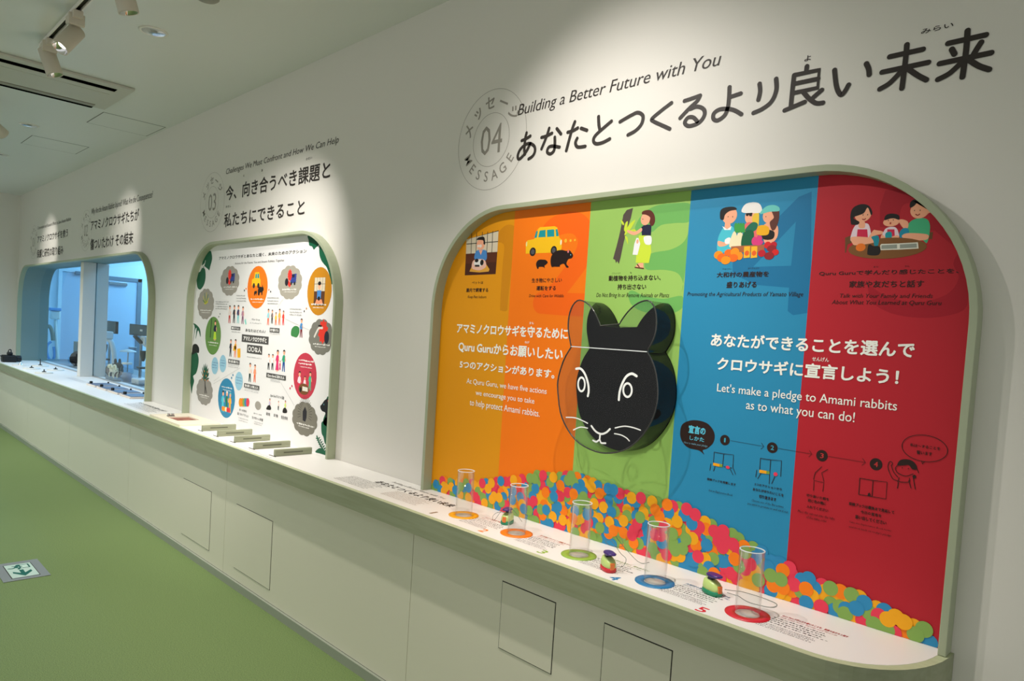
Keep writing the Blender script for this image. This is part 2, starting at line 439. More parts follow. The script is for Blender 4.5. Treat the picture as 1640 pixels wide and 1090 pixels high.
q.add(vs, [(L * n2 + k, L * n2 + k + 1, ((L + 1) % 4) * n2 + k + 1, ((L + 1) % 4) * n2 + k) for L in range(4) for k in range(n2 - 1)] + [(0, n2, 2 * n2, 3 * n2)], m_cab)
q.build('curved_cabinet_panel', ct)
MB().box(XL + .01, -0.62, PY + .020, PY + .04, 0.0, 0.716, m_dark).build('cabinet_carcass', ct)
sk = ctr_outline(0.034); sk2 = ctr_outline(0.047); n3 = len(sk)
q = MB(); vs = [(x, y, 0) for x, y in sk] + [(x, y, .044) for x, y in sk] + [(x, y, .044) for x, y in sk2] + [(x, y, 0) for x, y in sk2]
q.add(vs, [(L * n3 + k, L * n3 + k + 1, ((L + 1) % 4) * n3 + k + 1, ((L + 1) % 4) * n3 + k) for L in range(4) for k in range(n3 - 1)], m_skirt)
q.build('skirting', ct)
for (l, t), (r, b) in (((294, 765), (335, 882)), ((379, 806), (432, 945)), ((805, 929), (883, 1080))):
    p = px(l, t, 1, PY); p2 = px(r, b, 1, PY)
    hx0, hx1, hz1, hz0 = p.x, p2.x, p.z, p2.z
    MB().box(hx0, hx1, PY - .0006, PY + .001, hz0, hz1, m_dark).build('hatch_gap', ct)
    MB().box(hx0 + .003, hx1 - .003, PY - .0022, PY, hz0 + .003, hz1 - .003, m_cab).build('access_hatch', ct)
p = px(968, 996, 1, PY); p2 = px(1078, 1041, 1, PY)
MB().box(p.x, p2.x, PY - .0006, PY + .001, p.z - .24, p.z, m_dark).build('hatch_gap', ct)
MB().box(p.x + .003, p2.x - .003, PY - .0022, PY, p.z - .237, p.z - .003, m_cab).build('access_hatch', ct)

# ---- ceiling: air conditioner, hatches, downlights, track
ac = thing('ceiling_air_conditioner', 'long white ceiling air conditioner with dark slots, behind the track spotlights', 'air conditioner', (-5.49, 0.9, CEIL))
m_slot = mat('air_slot_black', (6, 6, 6), .95, spec=0)
AX0, AX1, AY0, AY1 = -5.83, -5.155, 0.25, 1.51
m_ac = mat('air_conditioner_white', (196, 194, 182), 0.45)
MB().box(AX0, AX1, AY0, AY1, CEIL - .018, CEIL - .0005, m_ac).build('outer_panel', ac, bevel=.004)
MB().box(-5.295, -5.228, AY0 + .09, AY1 - .085, CEIL - .0195, CEIL - .017, m_slot).build('air_slot', ac)
MB().box(-5.826, -5.79, AY0 + .09, AY1 - .085, CEIL - .0275, CEIL - .017, m_slot).build('air_slot', ac)
MB().box(-5.372, -5.292, AY0 + .09, AY1 - .085, CEIL - .0215, CEIL - .017, m_ac).build('slot_flap', ac, bevel=.003)
MB().box(-5.79, -5.73, AY0 + .09, AY1 - .085, CEIL - .026, CEIL - .019, mat('flap_grey', (150, 146, 134), .5)).build('slot_flap', ac, bevel=.003)
MB().box(-5.725, -5.378, AY0 + .09, AY1 - .09, CEIL - .022, CEIL - .017, m_ac).build('intake_grille', ac, bevel=.002)
for (x0, x1, y0, y1), lb in (((-6.413, -5.965, 1.537, 1.977), 'larger looking white ceiling access hatch beside the air conditioner'), ((-7.795, -7.343, 1.354, 1.79), 'white ceiling access hatch farther off, nearer the left end')):
    h = thing('ceiling_hatch', lb, 'hatch', ((x0 + x1) / 2, (y0 + y1) / 2, CEIL), 'ceiling access hatches')
    MB().box(x0, x1, y0, y1, CEIL - .0012, CEIL - .0002, mat('hatch_rim', (84, 86, 80), .5)).build('hatch_rim', h)
    MB().box(x0 + .006, x1 - .006, y0 + .006, y1 - .006, CEIL - .0015, CEIL - .001, m_ceil).build('hatch_panel', h)
dl_lb = {-1.15: None, -4.053: 'recessed round downlight with bright reflector, right of the track spotlights', -6.96: 'recessed round downlight beyond the air conditioner', -9.86: None}
def downlight(x, y, lb):
    d = thing('downlight', lb, 'downlight', (x, y, CEIL), 'round downlights in the ceiling')
    T = Matrix.Translation((x, y, CEIL))
    MB().lathe([(.070, -.0002), (.070, -.004), (.058, -.006), (.056, -.0015)], 32, m_wht, T, cap=False).build('trim_ring', d)
    MB().lathe([(.056, -.0045), (.040, -.0012), (.018, -.0008)], 32, m_chr, T, cap=False).build('reflector', d)
    MB().lathe([(.018, -.0016), (.001, -.0016)], 20, m_lampglow if x < -9 else mat('lamp_dim', (150, 150, 145), .2), T, cap=False).build('lamp', d)
downlight(-4.053, 1.264, dl_lb[-4.053]); downlight(-6.96, 1.264, dl_lb[-6.96])
downlight(-8.58, 1.33, 'small round ceiling fitting at the left edge of the ceiling')
MB_ = MB().lathe([(.055, -.0002), (.055, -.012), (.045, -.02), (.001, -.022)], 28, mat('sensor_grey', (150, 148, 138), .5), Matrix.Translation((-3.40, 1.28, CEIL)), cap=False).build('ceiling_sensor')
tag(MB_, 'round grey ceiling sensor cut by the top edge of the picture', 'sensor')
def make_track(x0, x1, lb):
    t = thing('lighting_track', lb, 'track', ((x0 + x1) / 2, .92, CEIL))
    MB().box(x0, x1, .903, .908, CEIL - .018, CEIL - .0003, m_wht).box(x0, x1, .932, .937, CEIL - .018, CEIL - .0003, m_wht).box(x0, x1, .908, .932, CEIL - .003, CEIL - .0003, m_dark).build('rail', t)
    MB().box(x0 - .015, x0, .903, .937, CEIL - .02, CEIL - .0003, m_wht).build('end_cap', t)
make_track(-4.78, -0.2, 'white ceiling lighting track carrying the cylindrical spotlights')
make_track(-10.3, -6.2, 'second lighting track, out of view left of the air conditioner')
m_head = mat('spotlight_body', (206, 198, 182), 0.45)
def track_head(h, lb, grp):
    (x, y, z) = h[0]; d = head_dir(h)
    t = thing('track_spotlight', lb, 'spotlight', (x, y, CEIL - .018), grp)
    MB().box(x - .075, x + .075, y - .022, y + .022, CEIL - .055, CEIL - .0185, m_head).build('track_adapter', t, bevel=.004)
    MB().box(x + .03, x + .052, y - .035, y + .035, CEIL - .085, CEIL - .03, m_head).build('driver_clip', t, bevel=.003)
    c = Vector((x, y, z))
    MB().tube([(x, y, CEIL - .05), c - Vector((0, 0, -.01))], .016, m_head, 12).build('stem', t)
    R = Matrix.Translation(c) @ d.to_track_quat('Z', 'Y').to_matrix().to_4x4()
    MB().lathe([(.03, -.03), (.040, -.027), (.041, .110), (.041, .115), (.037, .115), (.035, .095)], 28, m_head, R, cap=False).lathe([(.001, -.03), (.03, -.03)], 28, m_head, R, cap=False).build('lamp_housing', t); t = [c_ for c_ in t.children if c_.name.startswith('lamp_housing')][0]
    MB().lathe([(.037, .114), (.031, .10), (.019, .092)], 28, m_chr, R, cap=False).build('reflector', t)
    MB().lathe([(.019, .093), (.001, .093)], 20, m_lampglow, R, cap=False).build('lamp', t)
labs = ['track spotlight out of view above the large colourful panel', 'track spotlight out of view at the right end of the track', 'track spotlight out of view over the gap between the two panels', 'cylindrical white track spotlight cut by the top edge, rightmost in view', 'cylindrical white track spotlight in the middle, aimed to the left', 'cylindrical white track spotlight at the left end, hanging lowest']
for h, lb in zip(HEADS, labs): track_head(h, lb, 'track spotlights')
for h, lb in zip(HEADS2, ('track spotlight out of view over the near half of the window', 'track spotlight out of view over the far end of the window', 'track spotlight out of view over the middle of the window')): track_head(h, lb, 'track spotlights')

# ---- floor exit sign
fs_ = thing('floor_exit_sign', 'flush floor sign with a green arrow and emergency exit figure in a metal frame', 'sign', (-4.73, 0.81, 0))
cs = [px(x, y, 2, 0) for x, y in ((61.6, 896.4), (79.6, 920))]
MB().box(-4.905, -4.565, .776, .997, 0.0002, .004, mat('sign_frame_steel', (150, 156, 160), .4, .4)).build('sign_frame', fs_, bevel=.001)
MB().box(-4.856, -4.598, .819, .954, .0035, .0046, m_dark).box(-4.852, -4.602, .823, .95, .004, .0052, mat('sign_face', (196, 220, 210), .3)).build('sign_face', fs_)
pr = Print(2, 0.00535, 1e-5); G = (10, 96, 84)
def sgn(u, v): return (-4.602 - v * .25, .823 + u * .127)
pr.wpoly([sgn(.5, .06), sgn(.86, .34), sgn(.84, .46), sgn(.58, .3), sgn(.58, .54), sgn(.42, .54), sgn(.42, .3), sgn(.16, .46), sgn(.14, .34)], G)
pr.wpoly([sgn(.5, .64), sgn(.9, .64), sgn(.9, .92), sgn(.5, .92)], G); pr.wpoly([sgn(.56, .67), sgn(.84, .67), sgn(.84, .89), sgn(.56, .89)], (196, 220, 210))
pr.wdisc(*sgn(.5, .9), .012, .012, G); pr.wstroke([sgn(.45, .84), sgn(.36, .74)], .009, G); pr.wstroke([sgn(.36, .74), sgn(.48, .68), sgn(.44, .6)], .006, G); pr.wstroke([sgn(.36, .74), sgn(.22, .7), sgn(.1, .72)], .006, G)
pr.wstroke([sgn(.28, .86), sgn(.44, .84), sgn(.6, .78)], .005, G)
pr.build('pictogram', fs_)

# ================================================================ wall headings
BK = (52, 46, 42); GR = (150, 144, 134)
def words(par, y, t, bl, tr, res, bold=0.0, sh=0.22):
    # one part for each word of the line, laid out as one line of type
    pr = Print(1, y); a = pr.w(bl); b = pr.w(tr); vs, fs = glyphs(t, 0.0, res); cj = ord(t[0]) > 0x2000; b0, b1 = (-0.06, 0.84) if cj else (0.0, 0.70)
    xa = min(x + sh * z for x, z in vs); xb = max(x + sh * z for x, z in vs); sx = (b[0] - a[0]) / (xb - xa); sz = (b[1] - a[1]) / (b1 - b0)
    for mt in re.finditer('[^ 、]+、?', t):
        wd = mt.group(); pre = t[:mt.end()]; gv, gf = glyphs(wd, 0.0, res); full_v = glyphs(pre, 0.0, res)[0]
        off = max(x for x, z in full_v) - max(x for x, z in gv)
        pr = Print(1, y)
        for k in range(6 if bold else 1):
            dx = bold * math.cos(k * PI / 3 + .26); dz = bold * math.sin(k * PI / 3 + .26)
            pr.put([(a[0] + (x + off + sh * z - xa) * sx + dx * sz, a[1] + (z + dz - b0) * sz) for x, z in gv], gf, BK)
        pr.build('heading_word', par)
def badge(pr, x, z, num):
    for r in (0.205, 0.109): pr.wstroke([(x + r * math.cos(a * PI / 24), z + r * math.sin(a * PI / 24)) for a in range(48)], .0008, GR, True)
    pr.wtext(num, x - .062, z - .058, x + .068, z + .062, GR, 0.0)
    cx, cz = x, z
    for ch, deg in zip('メッセージ', (158, 126, 96, 65, 35)):
        a = math.radians(deg); pr.glyph(ch, cx + .155 * math.cos(a), cz + .155 * math.sin(a), .062, a - PI / 2, GR, 0.02)
    for ch, deg in zip('MESSAGE', (206, 226, 245, 264, 283, 303, 324)):
        a = math.radians(deg); pr.glyph(ch, cx + .150 * math.cos(a), cz + .150 * math.sin(a), .060, a + PI / 2, GR, 0.005, .95)
h4 = thing('wall_heading', 'large dark wall heading with 04 message badge above the colourful panel', 'wall lettering', (-1.5, 2.0, 2.3), 'numbered wall headings')
pr = Print(1, 1.9995); badge(pr, -2.206, 2.315, '04'); pr.build('message_badge', h4)
pr = Print(1, 1.999)
words(h4, 1.999, 'Building a Better Future with You', (829, 184.9), (1156, 81), 4)
pr = Print(1, 1.9988)
R_ = .0066
def st(cr, *lines):
    for L in lines: pr.stroke(cr(*L), R_, BK)
a = C(820, 130, 5.467)
st(a, (85, 520, 120, 505, 160, 480), (127, 452, 116, 500, 108, 590, 112, 640), (160, 545, 130, 605, 90, 660, 58, 682, 50, 650, 70, 600, 110, 560, 155, 545, 195, 570, 200, 615, 180, 655, 145, 680))
st(a, (258, 492, 300, 480, 350, 455), (325, 412, 300, 490, 258, 592), (392, 415, 428, 462), (374, 490, 374, 560, 365, 610, 335, 636, 308, 620, 318, 582, 350, 568, 415, 577))
st(a, (487, 447, 530, 435, 575, 410), (550, 355, 520, 440, 475, 608), (605, 412, 655, 430), (570, 500, 555, 540, 575, 576, 640, 570))
st(a, (757, 310, 760, 380, 770, 430), (870, 350, 800, 410, 730, 475, 712, 520, 735, 547, 790, 538, 855, 505))
st(a, (945, 355, 1040, 300, 1100, 275, 1145, 303, 1135, 370, 1085, 430, 1015, 470), (1395, 190, 1310, 255, 1225, 328, 1240, 352, 1310, 385, 1380, 417))
a = C(1080, 60, 5.467)
st(a, (88, 555, 150, 535, 225, 508), (225, 508, 200, 555, 130, 620, 50, 705), (140, 625, 200, 605, 255, 628, 262, 680, 215, 745, 130, 775, 90, 748, 118, 702, 165, 700, 200, 735))
st(a, (482, 435, 478, 520, 468, 610, 440, 680, 380, 725, 342, 712, 345, 665, 395, 630, 470, 625, 530, 640, 585, 672), (485, 522, 580, 490))
st(a, (745, 405, 750, 470, 735, 545), (890, 362, 892, 460, 850, 560, 770, 625, 692, 660))
st(a, (1160, 252, 1155, 295), (1048, 330, 1035, 440, 1020, 595), (965, 638, 1140, 565), (1052, 405, 1258, 362), (1130, 480, 1180, 535, 1240, 575, 1300, 572), (1290, 460, 1215, 525))
pr.stroke(a(1048, 330, 1268, 285, 1255, 440, 1050, 485), R_, BK, False, False)
st(a, (1402, 285, 1420, 430, 1455, 500, 1490, 475, 1525, 415))
a = C(1340, 20, 5.857)
R_ = .0068
st(a, (278, 480, 300, 530, 305, 583), (497, 415, 810, 345), (425, 560, 860, 468), (658, 302, 645, 450, 612, 710), (610, 545, 500, 660, 405, 718), (665, 525, 760, 590, 840, 632))
st(a, (1045, 290, 1400, 210), (1080, 345, 1105, 390), (1355, 280, 1310, 350, 1275, 410), (965, 480, 1450, 378), (1228, 170, 1215, 350, 1180, 605), (1180, 460, 1060, 570, 950, 628), (1235, 440, 1330, 500, 1430, 535))
pr.build('heading_line', h4)
pr = Print(1, 1.999)
pr.text('みらい', a(790, 205)[0], a(1097, 85)[0], BK, 0.02); pr.build('reading_aid', h4)
pr = Print(1, 1.999); pr.text('よ', (1288, 98.8), (1299, 87), BK, 0.02); pr.build('reading_aid', h4)

def heading(lb, bx, num, eng, jl, small=()):
    h = thing('wall_heading', lb, 'wall lettering', (bx, 2.0, 2.3), 'numbered wall headings')
    pr = Print(1, 1.9995); badge(pr, bx, 2.315, num); pr.build('message_badge', h)
    words(h, 1.999, eng[0], eng[1], eng[2], 2)
    for j in jl: words(h, 1.9988, j[0], j[1], j[2], 2, 0.020, 0)
    for j in small: pr = Print(1, 1.9988); pr.text(j[0], j[1], j[2], BK, 0.01, 0, 1); pr.build('reading_aid', h)
heading('two line dark wall heading with 03 message badge over the white poster panel', -5.06, '03',
        ('Challenges We Must Confront and How We Can Help', (361.8, 279), (543, 217)),
        [('今、向き合うべき課題と', (361.5, 321), (529.5, 256.5)), ('私たちにできること', (358.6, 363.5), (488.3, 318))],
        [('む', (389.5, 283.3), (391.6, 279)), ('あ', (418.5, 275), (421, 270)), ('かだい', (490, 257), (500, 250)), ('わたし', (361.5, 333), (370, 327.5))])
heading('wall heading over the right half of the window, second from the left end', -8.22, '02',
        ('Why Are the Amami Rabbits Injured? What Are the Consequences?', (146.4, 343), (245.2, 304.8)),
        [('アマミノクロウサギたちが', (145.3, 369), (222.7, 333.6)), ('傷ついたわけ その結末', (144.4, 400), (213.5, 370))])
heading('farthest wall heading, over the left half of the window', -10.55, '01',
        ('Conservation and Research Efforts to Save Amami Rabbits', (60, 367.5), (113.8, 347)),
        [('アマミノクロウサギを救う', (59.9, 389), (109, 366)), ('保護と研究の取り組み', (59.0, 412.7), (101.4, 392.6))])

# ================================================================ colourful panel (04)
P4X0, P4X1 = -2.475, -0.412
p4 = thing('colour_panel', 'large five-colour picture panel in a rounded sage frame, nearest on the wall', 'display panel', (-1.45, 2.0, CT))
arch_frame(MB(), P4X0, P4X1, CT, 2.026, 0.42, 0.018, 1.95, 1.9995, m_frame).build('frame', p4, bevel=.0015)
bx = [P4X0 + .018, -2.032, -1.645, -1.236, -0.833, P4X1 - .018]
bcol = [(230, 152, 4), (252, 124, 4), (156, 198, 98), (40, 140, 184), (186, 30, 44)]
full = arch(bx[0], bx[-1], CT, 2.008, 0.402, 30)
def clip(x0, x1):
    out = []
    P = full
    def zt(x):
        for a, b in zip(P, P[1:]):
            if a[0] <= x <= b[0] and b[0] > a[0]: return a[1] + (b[1] - a[1]) * (x - a[0]) / (b[0] - a[0])
        return CT
    ins = [p for p in P if x0 + 1e-5 < p[0] < x1 - 1e-5]
    L = [(x0, CT)] + ([(x0, zt(x0))] if x0 > bx[0] + .01 else [p for p in P[1:2]]) + ins
    L += ([(x1, zt(x1))] if x1 < bx[-1] - .01 else [P[-2]]) + [(x1, CT)]
    return L
bk = MB().prism([(a, b) for a, b in full], 1, 1.9962, 1.9992, m_wht).build('backing_board', p4)
def ztop(x):
    for a, b in zip(full, full[1:]):
        if a[0] <= x <= b[0] and b[0] > a[0]: return a[1] + (b[1] - a[1]) * (x - a[0]) / (b[0] - a[0])
    return CT + .3
def lim4(x, z):
    x = min(max(x, bx[0] + .0005), bx[-1] - .0005); return (x, min(z, ztop(x) - .0005))
BANDS = []
for k in range(5):
    pr = Print(1, 1.9960 - k * 5e-5); pr.wpoly(clip(bx[k], bx[k + 1]), bcol[k]); BANDS.append(pr.build('colour_band', p4, ('amber band', 'orange band', 'green band', 'blue band', 'red band')[k]))
# big tone on tone numerals
pr = Print(1, 1.99598, -1e-6, lim4)
c1 = (212, 136, 2); c2_ = (252, 104, 4); c3_ = (112, 180, 92); c4_ = (22, 116, 164); c5_ = (168, 16, 36)
cr = C(740, 340, 6.814)
pr.poly(cr(395, 320, 400, 220, 450, 160, 510, 132, 570, 150, 580, 200, 560, 400, 530, 700, 500, 980, 490, 1070, 430, 1070, 415, 1020, 440, 600, 460, 380, 430, 330), c1, True)
pr.build('large_numeral', BANDS[0], 'huge tone-on-tone digit 1'); pr = Print(1, 1.99593, -1e-6, lim4)
pr.stroke(cr(900, 320, 970, 190, 1110, 120, 1250, 120, 1340, 220, 1350, 360, 1290, 520, 1170, 690, 1060, 830, 985, 905, 880, 975), .040, c2_); pr.stroke(cr(860, 985, 1100, 1000, 1330, 1010), .042, c2_)
pr.build('large_numeral', BANDS[1], 'huge tone-on-tone digit 2'); pr = Print(1, 1.99588, -1e-6, lim4)
cr = C(940, 280, 4.542)
pr.poly(cr(350, 400, 400, 290, 500, 225, 640, 205, 756, 215, 750, 335, 640, 350, 540, 365, 460, 420), c3_, True)
pr.poly(cr(756, 330, 735, 430, 690, 500, 600, 545, 470, 570, 420, 640, 440, 690, 560, 690, 660, 715, 700, 790, 690, 850, 715, 700, 735, 560), c3_, True)
pr.poly(cr(300, 870, 330, 840, 420, 880, 560, 900, 690, 880, 700, 960, 600, 1010, 430, 1000, 330, 950), c3_, True)
pr.build('large_numeral', BANDS[2], 'huge tone-on-tone digit 3'); pr = Print(1, 1.99583, -1e-6, lim4)
pr.poly(cr(1060, 640, 1540, 160, 1635, 120, 1625, 1000, 1500, 1020, 1460, 990, 1470, 820, 1230, 800, 1060, 720), c4_, False)
pr.poly(cr(1210, 668, 1520, 340, 1485, 660), bcol[3])
pr.build('large_numeral', BANDS[3], 'huge tone-on-tone digit 4'); pr = Print(1, 1.99578, -1e-6, lim4)
cr = C(1280, 240, 3.406)
pr.poly(cr(440, 310, 470, 220, 540, 170, 600, 185, 700, 260, 790, 340, 850, 430, 880, 520, 860, 540, 740, 440, 560, 430, 440, 420), c5_, False)
pr.poly(cr(560, 310, 620, 290, 700, 330, 700, 400, 560, 400), bcol[4], True)
pr.poly(cr(880, 560, 910, 660, 915, 850, 800, 905, 650, 915, 500, 890, 400, 830, 380, 740, 480, 800, 640, 830, 800, 790, 870, 700, 840, 620), c5_, True)
pr.build('large_numeral', BANDS[4], 'huge tone-on-tone digit 5')

SK = (250, 176, 140); HB = (28, 22, 20)
# picture 1: man sitting with a cat
pr = Print(1, 1.9955, lim=lim4); cr = C(740, 340, 6.814)
pr.poly(cr(52, 232, 398, 200, 385, 432, 42, 456), (222, 208, 182)); pr.poly(cr(42, 452, 385, 430, 366, 672, 30, 686), (92, 44, 22)); pr.poly(cr(38, 560, 376, 540, 366, 672, 30, 686), (74, 34, 18))
for L in ((52, 232, 398, 200), (50, 345, 390, 318), (105, 226, 98, 452), (160, 222, 150, 450), (222, 216, 212, 444), (280, 212, 270, 440), (335, 206, 325, 436)): pr.stroke(cr(*L), .0016, HB, False, False)
pr.poly(cr(80, 645, 110, 580, 260, 560, 300, 620, 290, 645, 190, 655), (226, 164, 60)); pr.poly(cr(135, 505, 150, 430, 180, 410, 250, 410, 268, 430, 265, 515, 200, 530), (74, 138, 206), True)
pr.poly(cr(185, 415, 225, 410, 205, 465), SK); pr.ell(*cr(160, 285)[0], *cr(250, 410)[0], SK); pr.poly(cr(160, 300, 175, 275, 215, 265, 245, 275, 252, 345, 235, 345, 230, 305, 180, 300), HB, True)
pr.ell(*cr(165, 350)[0], *cr(190, 382)[0], (240, 225, 215)); pr.ell(*cr(188, 348)[0], *cr(216, 384)[0], (240, 225, 215))
pr.poly(cr(105, 600, 130, 520, 240, 515, 262, 590, 200, 630, 140, 625), (240, 190, 170), True); pr.ell(*cr(130, 515)[0], *cr(238, 590)[0], (235, 232, 228)); pr.ell(*cr(140, 505)[0], *cr(180, 545)[0], HB); pr.ell(*cr(198, 515)[0], *cr(236, 578)[0], HB); pr.poly(cr(140, 572, 190, 572, 190, 592, 140, 592), HB)
pr.build('illustration', BANDS[0], 'picture of a man holding a cat in a room')
# picture 2: car and two small dark animals
pr = Print(1, 1.9955, lim=lim4)
Y = (252, 196, 20)
pr.poly(cr(695, 450, 695, 340, 715, 305, 790, 290, 825, 185, 850, 162, 1010, 150, 1040, 165, 1062, 275, 1090, 300, 1088, 380, 1075, 440, 940, 440, 740, 448), Y)
for L in ((788, 278, 810, 205, 828, 200, 815, 276), (832, 272, 848, 198, 912, 190, 912, 268), (928, 268, 928, 190, 1005, 185, 1008, 262), (1028, 260, 1020, 185, 1042, 182, 1056, 256)): pr.poly(cr(*L), (20, 150, 158))
for b in ((738, 382, 805, 476), (968, 366, 1034, 460)): pr.ell(*cr(b[0], b[1])[0], *cr(b[2], b[3])[0], (30, 26, 28)); pr.ell(*cr(b[0] + 14, b[1] + 18)[0], *cr(b[2] - 14, b[3] - 18)[0], (84, 84, 90))
pr.ell(*cr(697, 318)[0], *cr(712, 372)[0], (240, 225, 150)); pr.ell(*cr(1070, 298)[0], *cr(1090, 355)[0], (250, 240, 200))
for b in ((1117, 288, 1145, 330), (1173, 292, 1196, 322), (1222, 290, 1242, 314)): pr.ell(*cr(b[0], b[1])[0], *cr(b[2], b[3])[0], (255, 190, 50))
D = (34, 16, 14)
pr.poly(cr(975, 590, 968, 500, 1010, 430, 1080, 410, 1140, 420, 1160, 410, 1185, 425, 1212, 468, 1195, 500, 1160, 510, 1140, 560, 1165, 595, 1140, 602, 1110, 560, 1070, 575, 1065, 592, 1010, 592), D, True)
pr.ell(*cr(1150, 410)[0], *cr(1168, 442)[0], (240, 130, 140)); pr.ell(*cr(1180, 455)[0], *cr(1190, 470)[0], (120, 190, 220))
pr.poly(cr(820, 612, 808, 560, 835, 518, 890, 515, 915, 520, 935, 545, 915, 570, 900, 580, 902, 610, 885, 595, 840, 595, 835, 612), D, True)
pr.build('illustration', BANDS[1], 'picture of a yellow car behind two dark animals')
# picture 3: woman and tree trunk
pr = Print(1, 1.9955, lim=lim4); cr = C(940, 280, 4.542)
pr.poly(cr(190, 610, 215, 520, 240, 420, 265, 290, 290, 255, 335, 240, 320, 310, 290, 400, 265, 500, 245, 600, 232, 648, 220, 625, 212, 642, 205, 618), (84, 72, 66))
LG = (206, 226, 60)
for L in ((272, 440, 300, 370, 352, 325, 320, 390), (270, 400, 280, 350, 298, 340, 285, 410), (262, 365, 245, 330, 258, 335, 270, 355), (275, 445, 295, 455, 298, 505, 285, 470), (300, 410, 350, 395, 362, 440, 345, 410)): pr.poly(cr(*L), LG, True)
pr.poly(cr(355, 638, 362, 560, 378, 440, 460, 440, 468, 560, 450, 640), LG); pr.poly(cr(396, 380, 420, 362, 470, 362, 465, 440, 400, 440), (26, 28, 60)); pr.poly(cr(398, 410, 345, 438, 300, 420, 296, 400, 350, 412, 395, 385), SK, True)
pr.ell(*cr(392, 275)[0], *cr(460, 365)[0], SK); pr.poly(cr(400, 285, 410, 262, 460, 256, 490, 290, 495, 340, 475, 372, 455, 350, 460, 310, 430, 290), (96, 38, 24), True)
pr.poly(cr(332, 580, 345, 500, 360, 458, 375, 458, 388, 500, 368, 582), (240, 240, 240)); pr.ell(*cr(360, 468)[0], *cr(376, 500)[0], SK); pr.poly(cr(415, 450, 466, 445, 468, 500, 440, 508, 420, 495), (240, 240, 240), True)
pr.poly(cr(378, 640, 410, 640, 412, 675, 350, 675, 360, 655), SK); pr.stroke(cr(350, 672, 412, 680), .002, (90, 36, 24)); pr.stroke(cr(368, 652, 380, 668), .002, (90, 36, 24))
pr.ell(*cr(404, 318)[0], *cr(409, 326)[0], HB)
pr.build('illustration', BANDS[2], 'picture of a woman beside a tree trunk')
# picture 4: three people behind farm produce
pr = Print(1, 1.9955, lim=lim4)
pr.poly(cr(955, 560, 952, 470, 975, 410, 1005, 372, 1050, 372, 1070, 400, 1068, 540), (74, 196, 214), True); pr.ell(*cr(985, 235)[0], *cr(1092, 355)[0], SK); pr.poly(cr(968, 310, 972, 258, 1010, 235, 1070, 232, 1090, 252, 1040, 262, 1005, 290, 995, 325, 975, 325), HB, True)
pr.poly(cr(1005, 345, 1042, 345, 1048, 392, 1000, 392), SK); pr.poly(cr(985, 372, 1020, 395, 1052, 372, 1045, 400, 1000, 400), (245, 245, 245)); pr.poly(cr(955, 480, 1005, 490, 1040, 470, 1035, 500, 990, 520, 955, 515), SK, True); pr.poly(cr(1005, 470, 1040, 455, 1045, 495, 1008, 500), (245, 245, 245), True)
pr.ell(*cr(1150, 240)[0], *cr(1245, 360)[0], SK); pr.poly(cr(1205, 300, 1250, 270, 1245, 380, 1210, 360), (240, 200, 60), True); pr.poly(cr(1125, 268, 1160, 208, 1250, 205, 1272, 268, 1200, 278), (245, 240, 236), True)
pr.poly(cr(1155, 278, 1205, 275, 1200, 300, 1182, 300, 1178, 288, 1172, 300, 1158, 298), HB)
pr.poly(cr(1150, 360, 1200, 345, 1240, 380, 1235, 460, 1150, 460), (240, 110, 110), True)
pr.poly(cr(1290, 360, 1380, 360, 1388, 440, 1350, 490, 1290, 490), SK, True); pr.ell(*cr(1280, 240)[0], *cr(1370, 350)[0], SK); pr.poly(cr(1345, 260, 1395, 255, 1395, 330, 1370, 395, 1345, 400, 1330, 345, 1360, 310), (96, 50, 40), True)
pr.poly(cr(1258, 285, 1295, 235, 1350, 218, 1395, 232, 1398, 262, 1330, 268), (110, 205, 196), True); pr.poly(cr(1280, 400, 1360, 410, 1352, 465, 1280, 465), HB, True)
pr.poly(cr(1150, 400, 1200, 345, 1242, 355, 1230, 400, 1180, 420), (24, 110, 84), True)
pr.poly(cr(1035, 520, 1060, 425, 1085, 418, 1090, 520), (244, 232, 190), True); pr.poly(cr(1075, 520, 1098, 425, 1130, 418, 1132, 520), (244, 232, 190), True)
for dx in (0, 18, 36, 54): pr.poly(cr(1078 + dx, 415, 1072 + dx, 365, 1090 + dx, 350, 1096 + dx, 415), (60, 160, 70), True)
pr.poly(cr(1122, 515, 1135, 430, 1180, 400, 1215, 420, 1205, 500, 1160, 518), (14, 96, 62), True); pr.poly(cr(1235, 430, 1245, 375, 1290, 365, 1325, 385, 1320, 430, 1280, 440), (246, 178, 20), True)
pr.poly(cr(1050, 520, 1290, 505, 1290, 560, 1040, 565), (176, 102, 62))
for b in ((1198, 450, 1240, 510), (1230, 440, 1275, 490), (1215, 470, 1282, 512)): pr.ell(*cr(b[0], b[1])[0], *cr(b[2], b[3])[0], (224, 60, 130))
for i, b in enumerate(((925, 552, 990, 612), (1000, 540, 1060, 590), (1045, 530, 1108, 590), (948, 570, 1010, 632), (1085, 560, 1135, 618), (1030, 575, 1100, 632), (975, 590, 1045, 650))): pr.ell(*cr(b[0], b[1])[0], *cr(b[2], b[3])[0], ((250, 150, 20), (250, 110, 20))[i % 2])
for x in (1140, 1192): pr.poly(cr(x, 605, x + 4, 520, x + 48, 518, x + 46, 600), (250, 186, 40)); pr.ell(*cr(x + 8, 550)[0], *cr(x + 40, 588)[0], (240, 100, 30))
for i, b in enumerate(((1290, 485, 1340, 535), (1335, 485, 1382, 530), (1310, 510, 1378, 560), (1345, 540, 1396, 585), (1245, 545, 1300, 595), (1290, 560, 1362, 616))): pr.ell(*cr(b[0], b[1])[0], *cr(b[2], b[3])[0], ((220, 34, 34), (196, 24, 44), (150, 30, 40))[i % 3])
for p in ((1025, 300), (1058, 300), (1300, 300)): pr.ell(*cr(p[0], p[1])[0], *cr(p[0] + 5, p[1] + 8)[0], HB)
